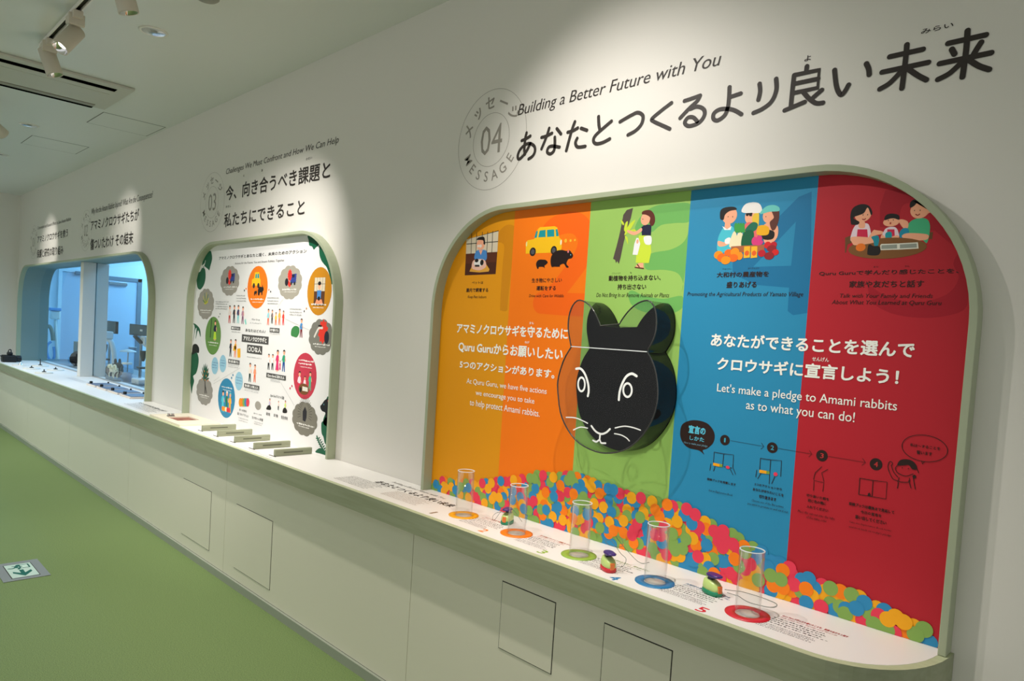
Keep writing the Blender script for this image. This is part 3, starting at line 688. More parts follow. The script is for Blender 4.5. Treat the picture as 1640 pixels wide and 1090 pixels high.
pr.build('illustration', BANDS[3], 'picture of three people behind fruit and vegetables')
# picture 5: family round a table
pr = Print(1, 1.9955, lim=lim4); cr = C(1340, 300, 7.4545)
BR = (130, 84, 40)
pr.poly(cr(100, 600, 180, 570, 180, 660, 130, 680, 110, 780, 100, 780), (110, 70, 36)); pr.poly(cr(1085, 540, 1150, 530, 1140, 620, 1085, 610), (110, 70, 36))
pr.poly(cr(180, 650, 180, 540, 230, 445, 300, 430, 380, 440, 410, 560, 400, 650), (238, 214, 224), True); pr.poly(cr(235, 640, 250, 500, 365, 500, 375, 630), (214, 36, 76))
pr.poly(cr(270, 400, 330, 400, 335, 480, 265, 480), SK, True); pr.ell(*cr(215, 225)[0], *cr(415, 410)[0], SK); pr.poly(cr(170, 430, 165, 320, 200, 240, 290, 200, 380, 215, 425, 290, 410, 330, 370, 240, 320, 310, 200, 360, 270, 410, 250, 445, 190, 445), HB, True)
pr.poly(cr(185, 590, 240, 640, 400, 600, 450, 620, 440, 660, 240, 690, 190, 670), SK, True); pr.poly(cr(385, 590, 440, 510, 470, 510, 548, 525, 545, 555, 470, 570, 410, 600), SK, True)
pr.poly(cr(550, 600, 570, 510, 620, 475, 700, 475, 735, 530, 730, 610), (238, 214, 224), True); pr.poly(cr(600, 600, 605, 500, 690, 500, 695, 600), (214, 36, 76)); pr.ell(*cr(555, 360)[0], *cr(750, 465)[0], SK); pr.poly(cr(570, 390, 590, 330, 660, 312, 740, 330, 745, 385, 690, 370, 640, 372), HB, True)
pr.poly(cr(530, 630, 540, 560, 600, 600, 720, 570, 740, 600, 620, 625), SK, True); pr.poly(cr(585, 545, 650, 530, 655, 600, 590, 615), (20, 150, 160), True)
pr.poly(cr(850, 500, 860, 430, 940, 375, 1060, 370, 1110, 430, 1110, 540, 1080, 660, 1040, 640, 960, 570, 870, 560), (70, 180, 130), True)
pr.ell(*cr(880, 170)[0], *cr(1110, 370)[0], SK); pr.poly(cr(1090, 260, 1150, 235, 1160, 270, 1090, 310), SK, True); pr.poly(cr(875, 240, 885, 170, 970, 125, 1070, 130, 1160, 215, 1110, 262, 1060, 240, 990, 165, 920, 225), HB, True)
pr.poly(cr(740, 400, 780, 380, 850, 410, 850, 480, 800, 490), SK, True); pr.poly(cr(750, 540, 790, 490, 850, 490, 860, 550, 790, 610, 755, 600), (20, 140, 170), True); pr.poly(cr(785, 570, 860, 545, 1080, 560, 1080, 620, 960, 632, 800, 605), SK, True)
pr.ell(*cr(140, 600)[0], *cr(1075, 850)[0], BR)
pr.poly(cr(180, 590, 420, 600, 452, 622, 440, 660, 240, 690, 190, 670), SK, True); pr.poly(cr(415, 590, 500, 580, 495, 690, 450, 695, 440, 640), (20, 140, 160), True); pr.ell(*cr(228, 668)[0], *cr(345, 762)[0], (240, 120, 30))
pr.poly(cr(365, 790, 375, 700, 400, 680, 440, 700, 500, 700, 525, 750, 500, 805, 420, 812, 380, 805), HB, True)
pr.poly(cr(520, 690, 535, 675, 735, 668, 970, 655, 978, 730, 740, 742, 525, 748), (230, 228, 214)); pr.poly(cr(535, 690, 720, 680, 722, 728, 532, 736), (150, 156, 146)); pr.poly(cr(755, 680, 955, 668, 958, 718, 755, 728), (150, 156, 146))
for p in ((310, 320), (365, 318), (612, 385), (672, 380), (925, 268), (992, 265)): pr.ell(*cr(p[0], p[1])[0], *cr(p[0] + 10, p[1] + 16)[0], HB)
pr.stroke(cr(310, 378, 330, 385, 345, 372), .0012, (150, 40, 30)); pr.stroke(cr(945, 322, 968, 332, 990, 318), .0012, (150, 40, 30)); pr.ell(*cr(632, 415)[0], *cr(652, 440)[0], (170, 50, 40))
pr.build('illustration', BANDS[4], 'picture of a family talking at a table')

# captions and messages
pr = Print(1, 1.9954, -6e-6); K = (44, 24, 20); WH = (250, 248, 240)
for t, bl, tr, b, sh in (
    ('ペットは', (755.8, 454.5), (774, 450), .02, 0), ('屋内で飼育する', (746.6, 467.4), (782, 461), .025, 0), ('Keep Pets Indoors', (749, 477.2), (779, 472.8), 0, .2),
    ('生き物にやさしい', (851.5, 452.3), (900, 444.5), .02, 0), ('運転をする', (859, 464.7), (890.4, 457.5), .025, 0), ('Drive with Care for Wildlife', (847, 475.7), (903, 471), 0, .2),
    ('動植物を持ち込まない、', (974.8, 449.5), (1058.5, 439.6), .025, 0), ('持ち出さない', (988.9, 463.2), (1035, 454.4), .025, 0), ('Do Not Bring In or Remove Animals or Plants', (955, 475.3), (1072, 468.7), 0, .2),
    ('大和村の農産物を', (1148, 444), (1231.7, 434), .03, 0), ('盛りあげる', (1163.5, 460.5), (1212, 450.5), .03, 0), ('Promoting the Agricultural Products of Yamato Village', (1100.7, 473.7), (1286.8, 467), 0, .2),
    ('Quru Guruで学んだり感じたことを、', (1311.7, 441), (1536, 429.4), .02, 0), ('家族や友だちと話す', (1360, 460), (1480, 448.5), .02, 0), ('Talk with Your Family and Friends', (1345, 476.3), (1494.3, 470), 0, .2), ('About What You Learned at Quru Guru', (1332, 486.6), (1508.4, 481), 0, .2),
    ('どうしょくぶつ', (980, 438.5), (994, 435.5), 0, 0), ('も', (1009, 438), (1012, 435), 0, 0), ('やまとそん', (1157, 432), (1172, 429), 0, 0), ('のうさんぶつ', (1198, 431), (1216, 427.5), 0, 0), ('まな', (1399, 428.5), (1407, 425.5), 0, 0), ('かん', (1449, 427.5), (1457, 424), 0, 0)):
    pr.text(t, bl, tr, K, b, sh)
for t, bl, tr, b, sh in (
    ('アマミノクロウサギを守るために', (731.8, 532.3), (910, 525.5), .03, 0), ('まも', (848, 519), (855, 515), .01, 0), ('Quru Guruからお願いしたい', (734.5, 561.5), (901.7, 558), .03, 0), ('ねが', (840.5, 549.5), (848, 546), .01, 0), ('5つのアクションがあります。', (736.5, 588.5), (888.5, 592), .03, 0),
    ('At Quru Guru, we have five actions', (747.3, 613.3), (876, 621.6), .004, 0), ('we encourage you to take', (761.8, 632), (856.3, 637.5), .004, 0), ('to help protect Amami rabbits.', (752.3, 648.4), (865, 656.5), .004, 0),
    ('あなたができることを選んで', (1138.7, 553.5), (1465.6, 548), .03, 0), ('クロウサギに宣言しよう！', (1148.4, 591.3), (1440, 592), .03, 0), ('せんげん', (1300.7, 577.6), (1328, 572.5), .01, 0),
    ("Let's make a pledge to Amami rabbits", (1148.4, 626.2), (1437.7, 642), .004, 0), ('as to what you can do!', (1194.8, 654.4), (1369.8, 660), .004, 0)):
    pr.text(t, bl, tr, WH, b, sh, 3)
pr.build('lettering', p4)['kind'] = 'stuff'
# step diagram
pr = Print(1, 1.9954, -6e-6)
cr = C(1080, 660, 6.055)
pr.poly(cr(55, 210, 75, 120, 150, 80, 240, 80, 330, 115, 388, 200, 380, 290, 320, 350, 275, 368, 290, 410, 240, 370, 140, 345, 80, 290), K, True)
pr.text('宣言の', cr(138, 195)[0], cr(303, 148)[0], (90, 196, 224), .04); pr.text('しかた', cr(148, 265)[0], cr(290, 245)[0], (90, 196, 224), .02); pr.text('How to make your pledge', cr(92, 298)[0], cr(322, 318)[0], (110, 160, 180), 0, .2)
cb = C(1290, 680, 5.7375)
def disc_num(L, n, c):
    x, z, rx, rz = pr.ell(*L, K); k_ = .14 if n == '1' else .3; pr.wtext(n, x - rx * k_, z - rz * .42, x + rx * k_, z + rz * .42, c, .01)
disc_num((*cr(443, 218)[0], *cr(538, 320)[0]), '1', (60, 170, 200)); disc_num((*cr(898, 290)[0], *cr(1003, 395)[0]), '2', (60, 170, 200))
disc_num((*cb(98, 230)[0], *cb(206, 336)[0]), '3', (200, 50, 50)); disc_num((*cb(590, 306)[0], *cb(708, 418)[0]), '4', (200, 50, 50))
for (a0, a1) in ((cr(552, 275)[0], cr(868, 330)[0]), (cr(1015, 350)[0], cb(60, 268)[0]), (cb(218, 290)[0], cb(552, 345)[0])):
    p = pr.w(a0); q = pr.w(a1); n_ = 26
    for i in range(n_): pr.wdisc(p[0] + (q[0] - p[0]) * i / n_, p[1] + (q[1] - p[1]) * i / n_, .0012, .0012, K, 6)
    pr.wstroke([(q[0] - .008, q[1] + .009), q, (q[0] - .008, q[1] - .009)], .0007, K, False, False)
def bookp(cr, pts, r=.0009):
    for L in pts: pr.stroke(cr(*L), r, K, False, False)
bookp(cr, ((388, 385, 378, 500), (388, 385, 480, 402, 575, 412, 568, 530), (480, 402, 468, 525), (355, 500, 345, 560), (395, 525, 380, 570), (568, 530, 595, 600), (540, 545, 570, 605), (480, 525, 560, 540)))
pr.poly(cr(378, 488, 468, 505, 466, 532, 376, 515), (250, 170, 20)); pr.poly(cr(440, 502, 468, 507, 466, 532, 438, 527), (130, 160, 60)); pr.ell(*cr(500, 518)[0], *cr(538, 548)[0], (240, 60, 90))
bookp(cr, ((836, 445, 828, 560), (836, 445, 935, 460, 1040, 468, 1032, 620), (935, 460, 925, 590), (800, 560, 790, 625), (840, 590, 810, 640), (925, 600, 920, 690), (975, 620, 945, 690)))
pr.poly(cr(826, 555, 925, 572, 923, 600, 824, 585), (250, 170, 20)); pr.poly(cr(895, 567, 925, 572, 923, 600, 893, 595), (130, 160, 60)); pr.ell(*cr(962, 580)[0], *cr(1002, 618)[0], (240, 60, 90))
bookp(cb, ((500, 490, 490, 638), (500, 490, 622, 510, 750, 525, 740, 680, 490, 638), (622, 510, 612, 655), (75, 600, 80, 510, 170, 530, 160, 610), (75, 500, 90, 440, 150, 385), (170, 520, 150, 440, 205, 410)))
pr.poly(cb(572, 650, 575, 630, 590, 622, 600, 640, 598, 655), K)
bookp(cr, ()); 
ov = pr.w(cb(1093, 215)[0]); orr = abs(pr.w(cb(1305, 215)[0])[0] - pr.w(cb(882, 215)[0])[0]) / 2; oz = abs(pr.w(cb(1093, 95)[0])[1] - pr.w(cb(1093, 338)[0])[1]) / 2
pr.wstroke([(ov[0] + orr * math.cos(a * PI / 20), ov[1] + oz * math.sin(a * PI / 20)) for a in range(40)], .0008, K, True)
bookp(cb, ((1070, 332, 1075, 360, 1092, 340),))
pr.text('私は〜することを', cb(962, 195)[0], cb(1240, 205)[0], K, .02); pr.text('誓います', cb(1022, 265)[0], cb(1165, 252)[0], K, .02)
pr.poly(cb(845, 370, 870, 325, 930, 315, 990, 335, 1025, 380, 1015, 410, 980, 405, 950, 370, 900, 372), K, True); pr.ell(*cb(985, 458)[0], *cb(1018, 492)[0], K)
for p in ((886, 390), (942, 396)): pr.ell(*cb(p[0], p[1])[0], *cb(p[0] + 9, p[1] + 10)[0], K)
for L in ((845, 372, 828, 400, 850, 440, 920, 470, 990, 450), (765, 350, 760, 400, 800, 490, 850, 520, 845, 580), (790, 375, 810, 430, 850, 480), (765, 350, 780, 335, 800, 350, 790, 375), (950, 510, 970, 580), (990, 485, 1010, 590), (862, 485, 860, 520, 950, 525, 955, 490), (1025, 400, 1040, 440)): pr.stroke(cb(*L), .0009, K)
for t, bl, tr in (('探検ブックを用意します', cr(318, 655)[0], cr(598, 690)[0]), ('5つのアクションから', cr(780, 705)[0], cr(1045, 735)[0]), ('あなたが守りたいことを', cr(762, 755)[0], cr(1062, 790)[0]), ('切り抜きます', cr(822, 828)[0], cr(990, 830)[0]),
    ('切り抜いた紙を', cb(10, 655)[0], cb(218, 672)[0]), ('同じ色の筒に', cb(25, 705)[0], cb(192, 712)[0]), ('入れてください', cb(12, 760)[0], cb(210, 775)[0]),
    ('探検ブックは最後まで見返して', cb(400, 735)[0], cb(818, 790)[0]), ('今日の宣言を', cb(508, 810)[0], cb(700, 822)[0]), ('思い出してください', cb(458, 858)[0], cb(745, 885)[0])):
    pr.text(t, bl, tr, K, .03)
for t, bl, tr in (('Get an Exploration Book', cr(333, 762)[0], cr(568, 792)[0]), ('Choose one of the five actions', cr(750, 860)[0], cr(1062, 905)[0]), ('you want to promise to and cut it out', cr(710, 890)[0], cr(1105, 955)[0]),
    ('Place the cut-out into the tube', cb(-70, 800)[0], cb(272, 850)[0]), ('of the same color', cb(8, 855)[0], cb(200, 872)[0]), ('Take the Exploration Book home', cb(402, 895)[0], cb(792, 965)[0]), ('and look back on today\'s pledge', cb(400, 940)[0], cb(792, 1010)[0])):
    pr.text(t, bl, tr, K, 0, .2, 1)
pr.build('step_diagram', p4)['kind'] = 'stuff'
# printed dots
DC = [(236, 60, 86), (248, 172, 20), (46, 140, 190), (134, 172, 84), (236, 60, 86), (248, 172, 20), (46, 140, 190), (134, 172, 84), (252, 130, 16)]
env = [(695, 768), (705, 761), (737, 766), (783, 765), (819, 760), (841, 758), (863, 752), (921, 753), (961, 767), (992, 776), (1017, 780), (1034, 790), (1067, 797), (1100, 803), (1130, 825), (1169, 842), (1197, 859), (1237, 883), (1282, 906), (1324, 927), (1389, 947), (1431, 972), (1479, 991), (1499, 1000)]
pr = Print(1, 1.9945, -6e-6)
ew = [pr.w(p) for p in env]
def ez(x):
    for a, b in zip(ew, ew[1:]):
        if a[0] <= x <= b[0]: return a[1] + (b[1] - a[1]) * (x - a[0]) / (b[0] - a[0])
    return ew[0][1] if x < ew[0][0] else ew[-1][1]
rd = random.Random(11); dots = []
x = bx[0] + .012; 
sp = 0.026
for iz in range(40):
    z = CT + .012 + iz * sp * .86
    for ix in range(90):
        x = bx[0] + .021 + (ix + (iz % 2) * .5) * sp
        if x > bx[-1] - .021: continue
        top = ez(x) - .021
        if z > top + .011: continue
        dots.append((x + rd.uniform(-.007, .007), max(CT + .002, min(z + rd.uniform(-.007, .007), top)), rd.choice(DC)))
rd.shuffle(dots)
mbx = bx
for x, z, c in dots:
    x = min(max(x, bx[0] + .021), bx[-1] - .021)
    n_ = 18; P_ = [(x + .0205 * math.cos(2 * PI * k / n_), max(CT + .0005, z + .0205 * math.sin(2 * PI * k / n_))) for k in range(n_)]
    pr.wpoly(P_, c)
pr.build('printed_dots', p4, 'heap of printed coloured dots along the bottom')['kind'] = 'stuff'

# ================================================================ clear animal-head box on the colourful panel
YF = 1.885
rb = thing('acrylic_rabbit_head', 'clear acrylic box shaped as a black rabbit head with white face lines', 'rabbit head', (-1.42, 1.98, 1.38))
ca = C(860, 470, 5.7375); cz = C(860, 640, 5.7375)
ol = ca(315, 490, 298, 400, 287, 320, 290, 240, 302, 175, 328, 110, 370, 64, 420, 66, 480, 104, 530, 172, 562, 240, 585, 296) 
ol2 = ca(752, 290, 790, 225, 850, 150, 915, 95, 975, 68, 1025, 64, 1062, 95, 1090, 160, 1100, 250, 1092, 350, 1062, 440, 1012, 528)
ol3 = ca(1060, 620, 1092, 720, 1110, 850, 1110, 950) + cz(1102, 40, 1080, 130, 1030, 240, 950, 350, 860, 430, 760, 475, 650, 490, 560, 480, 460, 442, 370, 382, 300, 300, 240, 190, 208, 80) + ca(192, 900, 190, 820, 205, 735, 250, 600)
def wv(L): return [Vector((px(p[0], p[1], 1, YF).x, px(p[0], p[1], 1, YF).z)) for p in L]
earL = smooth_line(wv(ol), False, 4); earR = smooth_line(wv(ol2), False, 4); head = smooth_line([wv(ca(1012, 528))[0]] + wv(ol3) + [wv(ca(315, 490))[0]], False, 4)
outline = earL + earR[0:] + head[1:-1]
OP = [tuple(p) for p in outline]
m_rblk = mat('rabbit_black_board', (11, 11, 12), 0.5, spec=0.15)
MB().prism(OP, 1, 1.987, 1.9938, m_rblk).build('back_board', rb)
n_ = len(OP)
sb = MB(); sb.add([(a, YF + .002, b) for a, b in OP] + [(a, 1.987, b) for a, b in OP], [(k, (k + 1) % n_, n_ + (k + 1) % n_, n_ + k) for k in range(n_)], m_band, True); sb.build('clear_side_band', rb)
MB().add([(a, YF, b) for a, b in OP], [tuple(range(n_))], m_acr2).build('clear_front_sheet', rb)
rim = MB(); rim.tube([(a, YF, b) for a, b in OP[::2]], .0026, mat('dark_acrylic_edge', (60, 60, 58), .15), 6, True); rim.build('front_rim', rb)
jl = wv(ca(315, 490, 1012, 528)); zj = (jl[0].y + jl[1].y) / 2
MB().box(jl[0].x + .002, jl[1].x - .002, YF - .001, 1.987, zj - .0025, zj + .0025, m_acr).build('clear_shelf', rb)
MB().box(jl[0].x, jl[1].x, YF - .002, YF + .001, zj - .0014, zj + .0014, m_edge).build('shelf_edge', rb)
pr = Print(1, YF - .0004); W_ = (250, 250, 248)
def face(nm, *items):
    pr = Print(1, YF - .0004)
    for cr, L, r, c in items: pr.stroke(cr(*L), r, W_, c)
    pr.build(nm, rb)
def ring(x, y, rx, ry): return tuple(v for k in range(16) for v in (x + rx * math.cos(k * PI / 8), y + ry * math.sin(k * PI / 8)))
face('painted_eye', (ca, (360, 690, 402, 690, 440, 738, 468, 820, 475, 890, 467, 940), .0042, False), (ca, ring(409, 833, 31, 63), .0036, True))
face('painted_eye', (ca, (915, 757, 870, 735, 820, 762, 782, 830, 760, 900, 752, 975), .0042, False), (ca, ring(832, 886, 39, 62), .0036, True))
for L in ((268, 160, 350, 165, 420, 192, 465, 215), (335, 276, 400, 250, 465, 260), (718, 258, 800, 242, 880, 254, 950, 278), (712, 310, 770, 322, 820, 348, 848, 377)): face('painted_whisker', (cz, L, .002, False))
face('painted_nose', (cz, (500, 240, 540, 290, 590, 313, 635, 300, 670, 268), .0034, False), (cz, (580, 318, 575, 370), .0032, False), (cz, (515, 372, 545, 385, 575, 368, 590, 395, 630, 398), .003, False))

# ================================================================ tubes, punches and print on the counter
TUBES = [(-2.031, 1.82, 'amber', (246, 170, 10), '1'), (-1.738, 1.817, 'orange', (250, 130, 20), '2'), (-1.443, 1.812, 'green', (150, 184, 70), '3'), (-1.142, 1.804, 'blue', (30, 124, 178), '4'), (-0.845, 1.80, 'red', (214, 36, 52), '5')]
for x, y, cn, c, num in TUBES:
    t = thing('clear_tube', 'open clear tube standing on the %s ring, beside the digit %s on the counter' % (cn, num), 'tube', (x, y, CT + .0002), 'clear tubes on coloured rings')
    T = Matrix.Translation((x, y, CT))
    MB().lathe([(.033, .0024), (.033, .175), (.0305, .1762), (.0305, .0024)], 40, m_acr, T, cap=False).build('tube_wall', t)
    MB().lathe([(.0332, .1745), (.0332, .1765), (.0302, .1765), (.0302, .1745)], 40, m_edge, T, cap=False).build('top_rim', t)
    MB().lathe([(.0590, .0002), (.0588, .0022), (.0325, .0022), (.0325, .0002)], 48, mat('ring_' + cn, c, .4), T, cap=False).build('ring_base', t)
    MB().lathe([(.0322, .0003), (.0322, .0014), (.001, .0014)], 36, mat('tube_floor', (214, 206, 196), .3), T, cap=False).build('tube_floor', t)
cp = Print(2, CT + .0002, 2e-6)
for x, y, cn, c, num in TUBES:
    cp.wtext(num, x - (.097 if num == '1' else .105), y - .094, x - (.086 if num == '1' else .078), y - .056, c if num != '1' else (150, 120, 90), .02)
heads = [('ペットは屋内で飼育する', 'Keep Pets Indoors'), ('生き物にやさしい運転をする', 'Drive with Care for Wildlife'), ('動植物を持ち込まない、持ち出さない', 'Do Not Bring In or Remove Animals or Plants'), ('大和村の農産物を盛りあげる', 'Promoting the Agricultural Products of Yamato Village'), ('Quru Guruで学んだり感じたことを、家族や友だちと話す', 'Talk with Your Family and Friends')]
for (x, y, cn, c, num), (jh, eh) in zip(TUBES, heads):
    x0 = x + .055; hc = (186, 90, 60) if num in '12' else tuple(int(v * .8) for v in c)
    cp.wtext(jh, x0 + .01, 1.868, x0 + .01 + min(.17, .011 * len(jh)), 1.880, hc, .02, 0, 1)
    cp.wtext(eh, x0 + .01, 1.855, x0 + .01 + min(.15, .0045 * len(eh)), 1.862, hc, 0, .2, 1)
    cp.microlines(x0, x0 + .155, [1.839, 1.825, 1.811, 1.797], (70, 62, 60), .006)
    cp.microlines(x0 - .01, x0 + .14, [1.782, 1.773, 1.764, 1.755], (110, 100, 98), .004)
cp.wtext('あなたとつくるより良い未来', -2.70, 1.855, -2.16, 1.90, (60, 52, 48), .03)
cp.wtext('Building a Better Future with You', -2.66, 1.925, -2.28, 1.945, (110, 100, 96), 0, .2, 1)
cp.microlines(-2.86, -2.56, [1.845 - .013 * k for k in range(9)], (110, 104, 98), .005)
cp.microlines(-2.50, -2.24, [1.84 - .011 * k for k in range(9)], (170, 150, 134), .004)
cp.microlines(-4.40, -3.4, [1.728, 1.716], (140, 134, 130), .004)
cp.wtext('アマミノクロウサギたちが傷ついたわけ', -6.05, 1.86, -5.45, 1.90, (70, 70, 76), .02, 0, 1)
cp.microlines(-6.0, -5.35, [1.84 - .02 * k for k in range(5)], (110, 116, 130), .007)
cp.microlines(-8.4, -7.6, [1.97 - .02 * k for k in range(4)], (120, 126, 140), .006)
cpo = cp.build('counter_print', ct); cpo['kind'] = 'stuff'

def punch(x, y, base, ang, lb, s=1.0):
    t = thing('craft_punch', lb, 'paper punch', (x, y, CT), 'craft punches on the counter')
    R = Matrix.Translation((x, y, CT + .0003)) @ Matrix.Rotation(ang, 4, 'Z') @ Matrix.Scale(s, 4)
    def ov(a, b, n=24, p=2.6): return [(a * math.copysign(abs(math.cos(k * 2 * PI / n)) ** (2 / p), math.cos(k * 2 * PI / n)), b * math.copysign(abs(math.sin(k * 2 * PI / n)) ** (2 / p), math.sin(k * 2 * PI / n))) for k in range(n)]
    def loft(secs, m):
        mb = MB(); n = 24; vs = []
        for a, b, cx, z in secs: vs += [R @ Vector((cx + u, v, z + (0))) for u, v in ov(a, b)]
        fs = [(i * n + k, i * n + (k + 1) % n, (i + 1) * n + (k + 1) % n, (i + 1) * n + k) for i in range(len(secs) - 1) for k in range(n)]
        mb.add(vs, fs, m, True); mb.add(vs[:n], [tuple(range(n))[::-1]], m); mb.add(vs[-n:], [tuple(range(n))], m); return mb
    loft([(.030, .019, 0, 0), (.032, .021, 0, .003), (.032, .021, 0, .012), (.030, .0195, 0, .0135)], base).build('base', t)
    loft([(.029, .0185, 0, .0135), (.031, .020, 0, .017), (.030, .0195, -.001, .026), (.026, .0175, -.004, .034), (.019, .014, -.009, .040), (.010, .008, -.013, .043)], mat('pale_green_plastic', (196, 220, 130), .28)).build('body', t)
    mp = mat('purple_plastic', (70, 44, 120), .3)
    lv = loft([(.008, .010, -.010, .034), (.010, .011, -.006, .044), (.012, .012, -.002, .050)], mat('dark_violet_plastic', (36, 26, 66), .3)); lv.build('lever_stem', t)
    loft([(.018, .014, .002, .050), (.025, .0165, .004, .0525), (.026, .017, .005, .056), (.022, .014, .004, .0585)], mp).build('lever_pad', t)
    MB().box(.026, .0325, -.007, .007, .010, .030, mat('orange_plastic', (230, 120, 50), .4), R).build('tongue', t, bevel=.001)
    c = []
    return t, R
m_green = mat('teal_green_plastic', (30, 140, 100), .35); m_redp = mat('red_plastic', (206, 40, 50), .35)
m_cord = mat('green_grey_cord', (96, 110, 100), .5)
P1 = punch(-1.855, 1.885, m_green, -1.2, 'pale green punch with purple lever and teal base, behind the orange ring')
P2 = punch(-1.292, 1.772, m_redp, -.5, 'pale green punch with purple lever and red base, between green and blue rings')
P3 = punch(-0.985, 1.862, m_green, -.3, 'pale green punch with violet lever and teal base, between blue and red rings')
def cord(pts, par): MB().tube([tuple(p) for p in smooth_line(pts, False, 6)], .0008, m_cord, 6).build('coiled_cord', par)
cord([(-1.86, 1.90, CT + .02), (-1.895, 1.905, CT + .03), (-1.93, 1.90, CT + .022), (-1.935, 1.885, CT + .008), (-1.91, 1.87, CT + .002), (-1.89, 1.90, CT + .05), (-1.875, 1.93, CT + .044), (-1.84, 1.95, CT + .001)], P1[0])
cord([(-1.27, 1.775, CT + .02), (-1.245, 1.78, CT + .022), (-1.24, 1.79, CT + .045), (-1.262, 1.79, CT + .058), (-1.29, 1.80, CT + .072), (-1.31, 1.80, CT + .085), (-1.33, 1.80, CT + .076), (-1.30, 1.795, CT + .07), (-1.265, 1.80, CT + .078), (-1.275, 1.81, CT + .098), (-1.30, 1.82, CT + .09), (-1.27, 1.9, CT + .01), (-1.26, 1.95, CT + .001)], P2[0])
zz = CT + .0015
cl = [px(1100 + a / 9.906, 900 + b / 9.906, 2, zz) for a, b in ((600, 430), (700, 445), (800, 455), (870, 465), (1000, 500), (1150, 545), (1300, 600), (1400, 645), (1430, 680), (1380, 710), (1280, 708), (1150, 680), (1000, 640), (900, 590), (830, 540), (740, 510), (640, 480))]
cord(cl, P3[0])

# ================================================================ poster panel (03)
q0, q1 = -5.322, -3.28
p3 = thing('poster_panel', 'white illustrated poster panel in a rounded sage frame, between window and colourful panel', 'display panel', (-4.3, 2.0, CT))
arch_frame(MB(), q0, q1, CT, 2.026, 0.42, 0.018, 1.95, 1.9995, m_frame).build('frame', p3, bevel=.0015)
fa = arch(q0 + .018, q1 - .018, CT, 2.008, .402, 30)
MB().prism(fa, 1, 1.9962, 1.9992, mat('poster_white', (236, 234, 232), .45)).build('poster_board', p3)
A_ = C(300, 370, 7.269); B_ = C(420, 370, 7.269); C_ = C(300, 510, 6.415); D_ = C(410, 510, 6.415)
GY = (158, 152, 142); K3 = (40, 38, 38)
def cloud(pr, cr, l, t, r, b, c):
    x, z, rx, rz = pr.ell(*cr(l, t)[0], *cr(r, b)[0], c) if False else (None,) * 4
    cxp, cyp = cr((l + r) / 2, (t + b) / 2)[0]
    x0 = pr.w(cr(l, (t + b) / 2)[0])[0]; x1 = pr.w(cr(r, (t + b) / 2)[0])[0]; z1 = pr.w(cr((l + r) / 2, t)[0])[1]; z0 = pr.w(cr((l + r) / 2, b)[0])[1]
    x, z, rx, rz = (x0 + x1) / 2, (z0 + z1) / 2, (x1 - x0) / 2, (z1 - z0) / 2
    pts = []
    for k in range(96):
        a = 2 * PI * k / 96; m_ = 0.93 + .07 * abs(math.sin(6 * a)); pts.append((x + rx * m_ * math.cos(a), z + rz * m_ * math.sin(a)))
    pr.wpoly(pts, c); return x, z, rx, rz
def capt(pr, x, z, rx, rz, c=(240, 238, 232), dz=-.45):
    pr.microlines(x - rx * .6, x + rx * .75, [z + rz * dz], c, .010); pr.microlines(x - rx * .45, x + rx * .6, [z + rz * (dz - .12)], c, .005)
def truck(pr, x, z, k):
    def P(*v): return [(x + v[i] * k, z + v[i + 1] * k) for i in range(0, len(v), 2)]
    pr.wpoly(P(-.05, -.15, 0, .12, .12, .3, .75, .35, .7, -.25, 0, -.3), (48, 64, 140)); pr.wpoly(P(.12, .28, .15, .08, .5, .1, .5, .32), (24, 30, 60))
    for i in range(5): pr.wpoly(P(.6, .3 - i * .12, .85, .27 - i * .12, .6, .22 - i * .12), (48, 64, 140))
    pr.wdisc(*P(.08, -.3)[0], .12 * k, .12 * k, K3, 14); pr.wdisc(*P(.55, -.3)[0], .12 * k, .12 * k, K3, 14)
    pts = []
    for i in range(24):
        a = 2 * PI * i / 24; r = (.42 if i % 2 else .33) * k; pts.append((x - .15 * k + r * .75 * math.cos(a), z + .25 * k + r * math.sin(a)))
    pr.wpoly(pts, (240, 50, 40)); pr.wpoly(P(-.3, -.1, -.1, -.2, .05, -.45, -.15, -.55, -.35, -.4), (240, 50, 40)); pr.wdisc(*P(-.55, -.2)[0], .24 * k, .26 * k, (30, 30, 40), 16)
def animal(pr, x, z, k, c=(28, 20, 20), sgn=1):
    pr.wpoly([(x + sgn * u * k, z + v * k) for u, v in ((-.5, -.4), (-.55, .05), (-.3, .3), (.05, .3), (.2, .25), (.28, .5), (.36, .3), (.5, .2), (.52, 0), (.35, -.08), (.3, -.4), (.15, -.4), (.1, -.15), (-.15, -.2), (-.2, -.42))], c)
def tiny_car(pr, x, z, k):
    P = lambda *v: [(x + v[i] * k, z + v[i + 1] * k) for i in range(0, len(v), 2)]
    pr.wpoly(P(-.5, -.25, -.5, .08, -.25, .14, -.18, .45, .3, .45, .42, .1, .5, .05, .5, -.25), (252, 196, 20)); pr.wpoly(P(-.12, .14, -.08, .36, .06, .36, .06, .14), (20, 150, 158)); pr.wpoly(P(.12, .14, .12, .36, .28, .36, .34, .14), (20, 150, 158))
    pr.wdisc(*P(-.25, -.25)[0], .13 * k, .14 * k, K3, 14); pr.wdisc(*P(.28, -.25)[0], .13 * k, .14 * k, K3, 14)
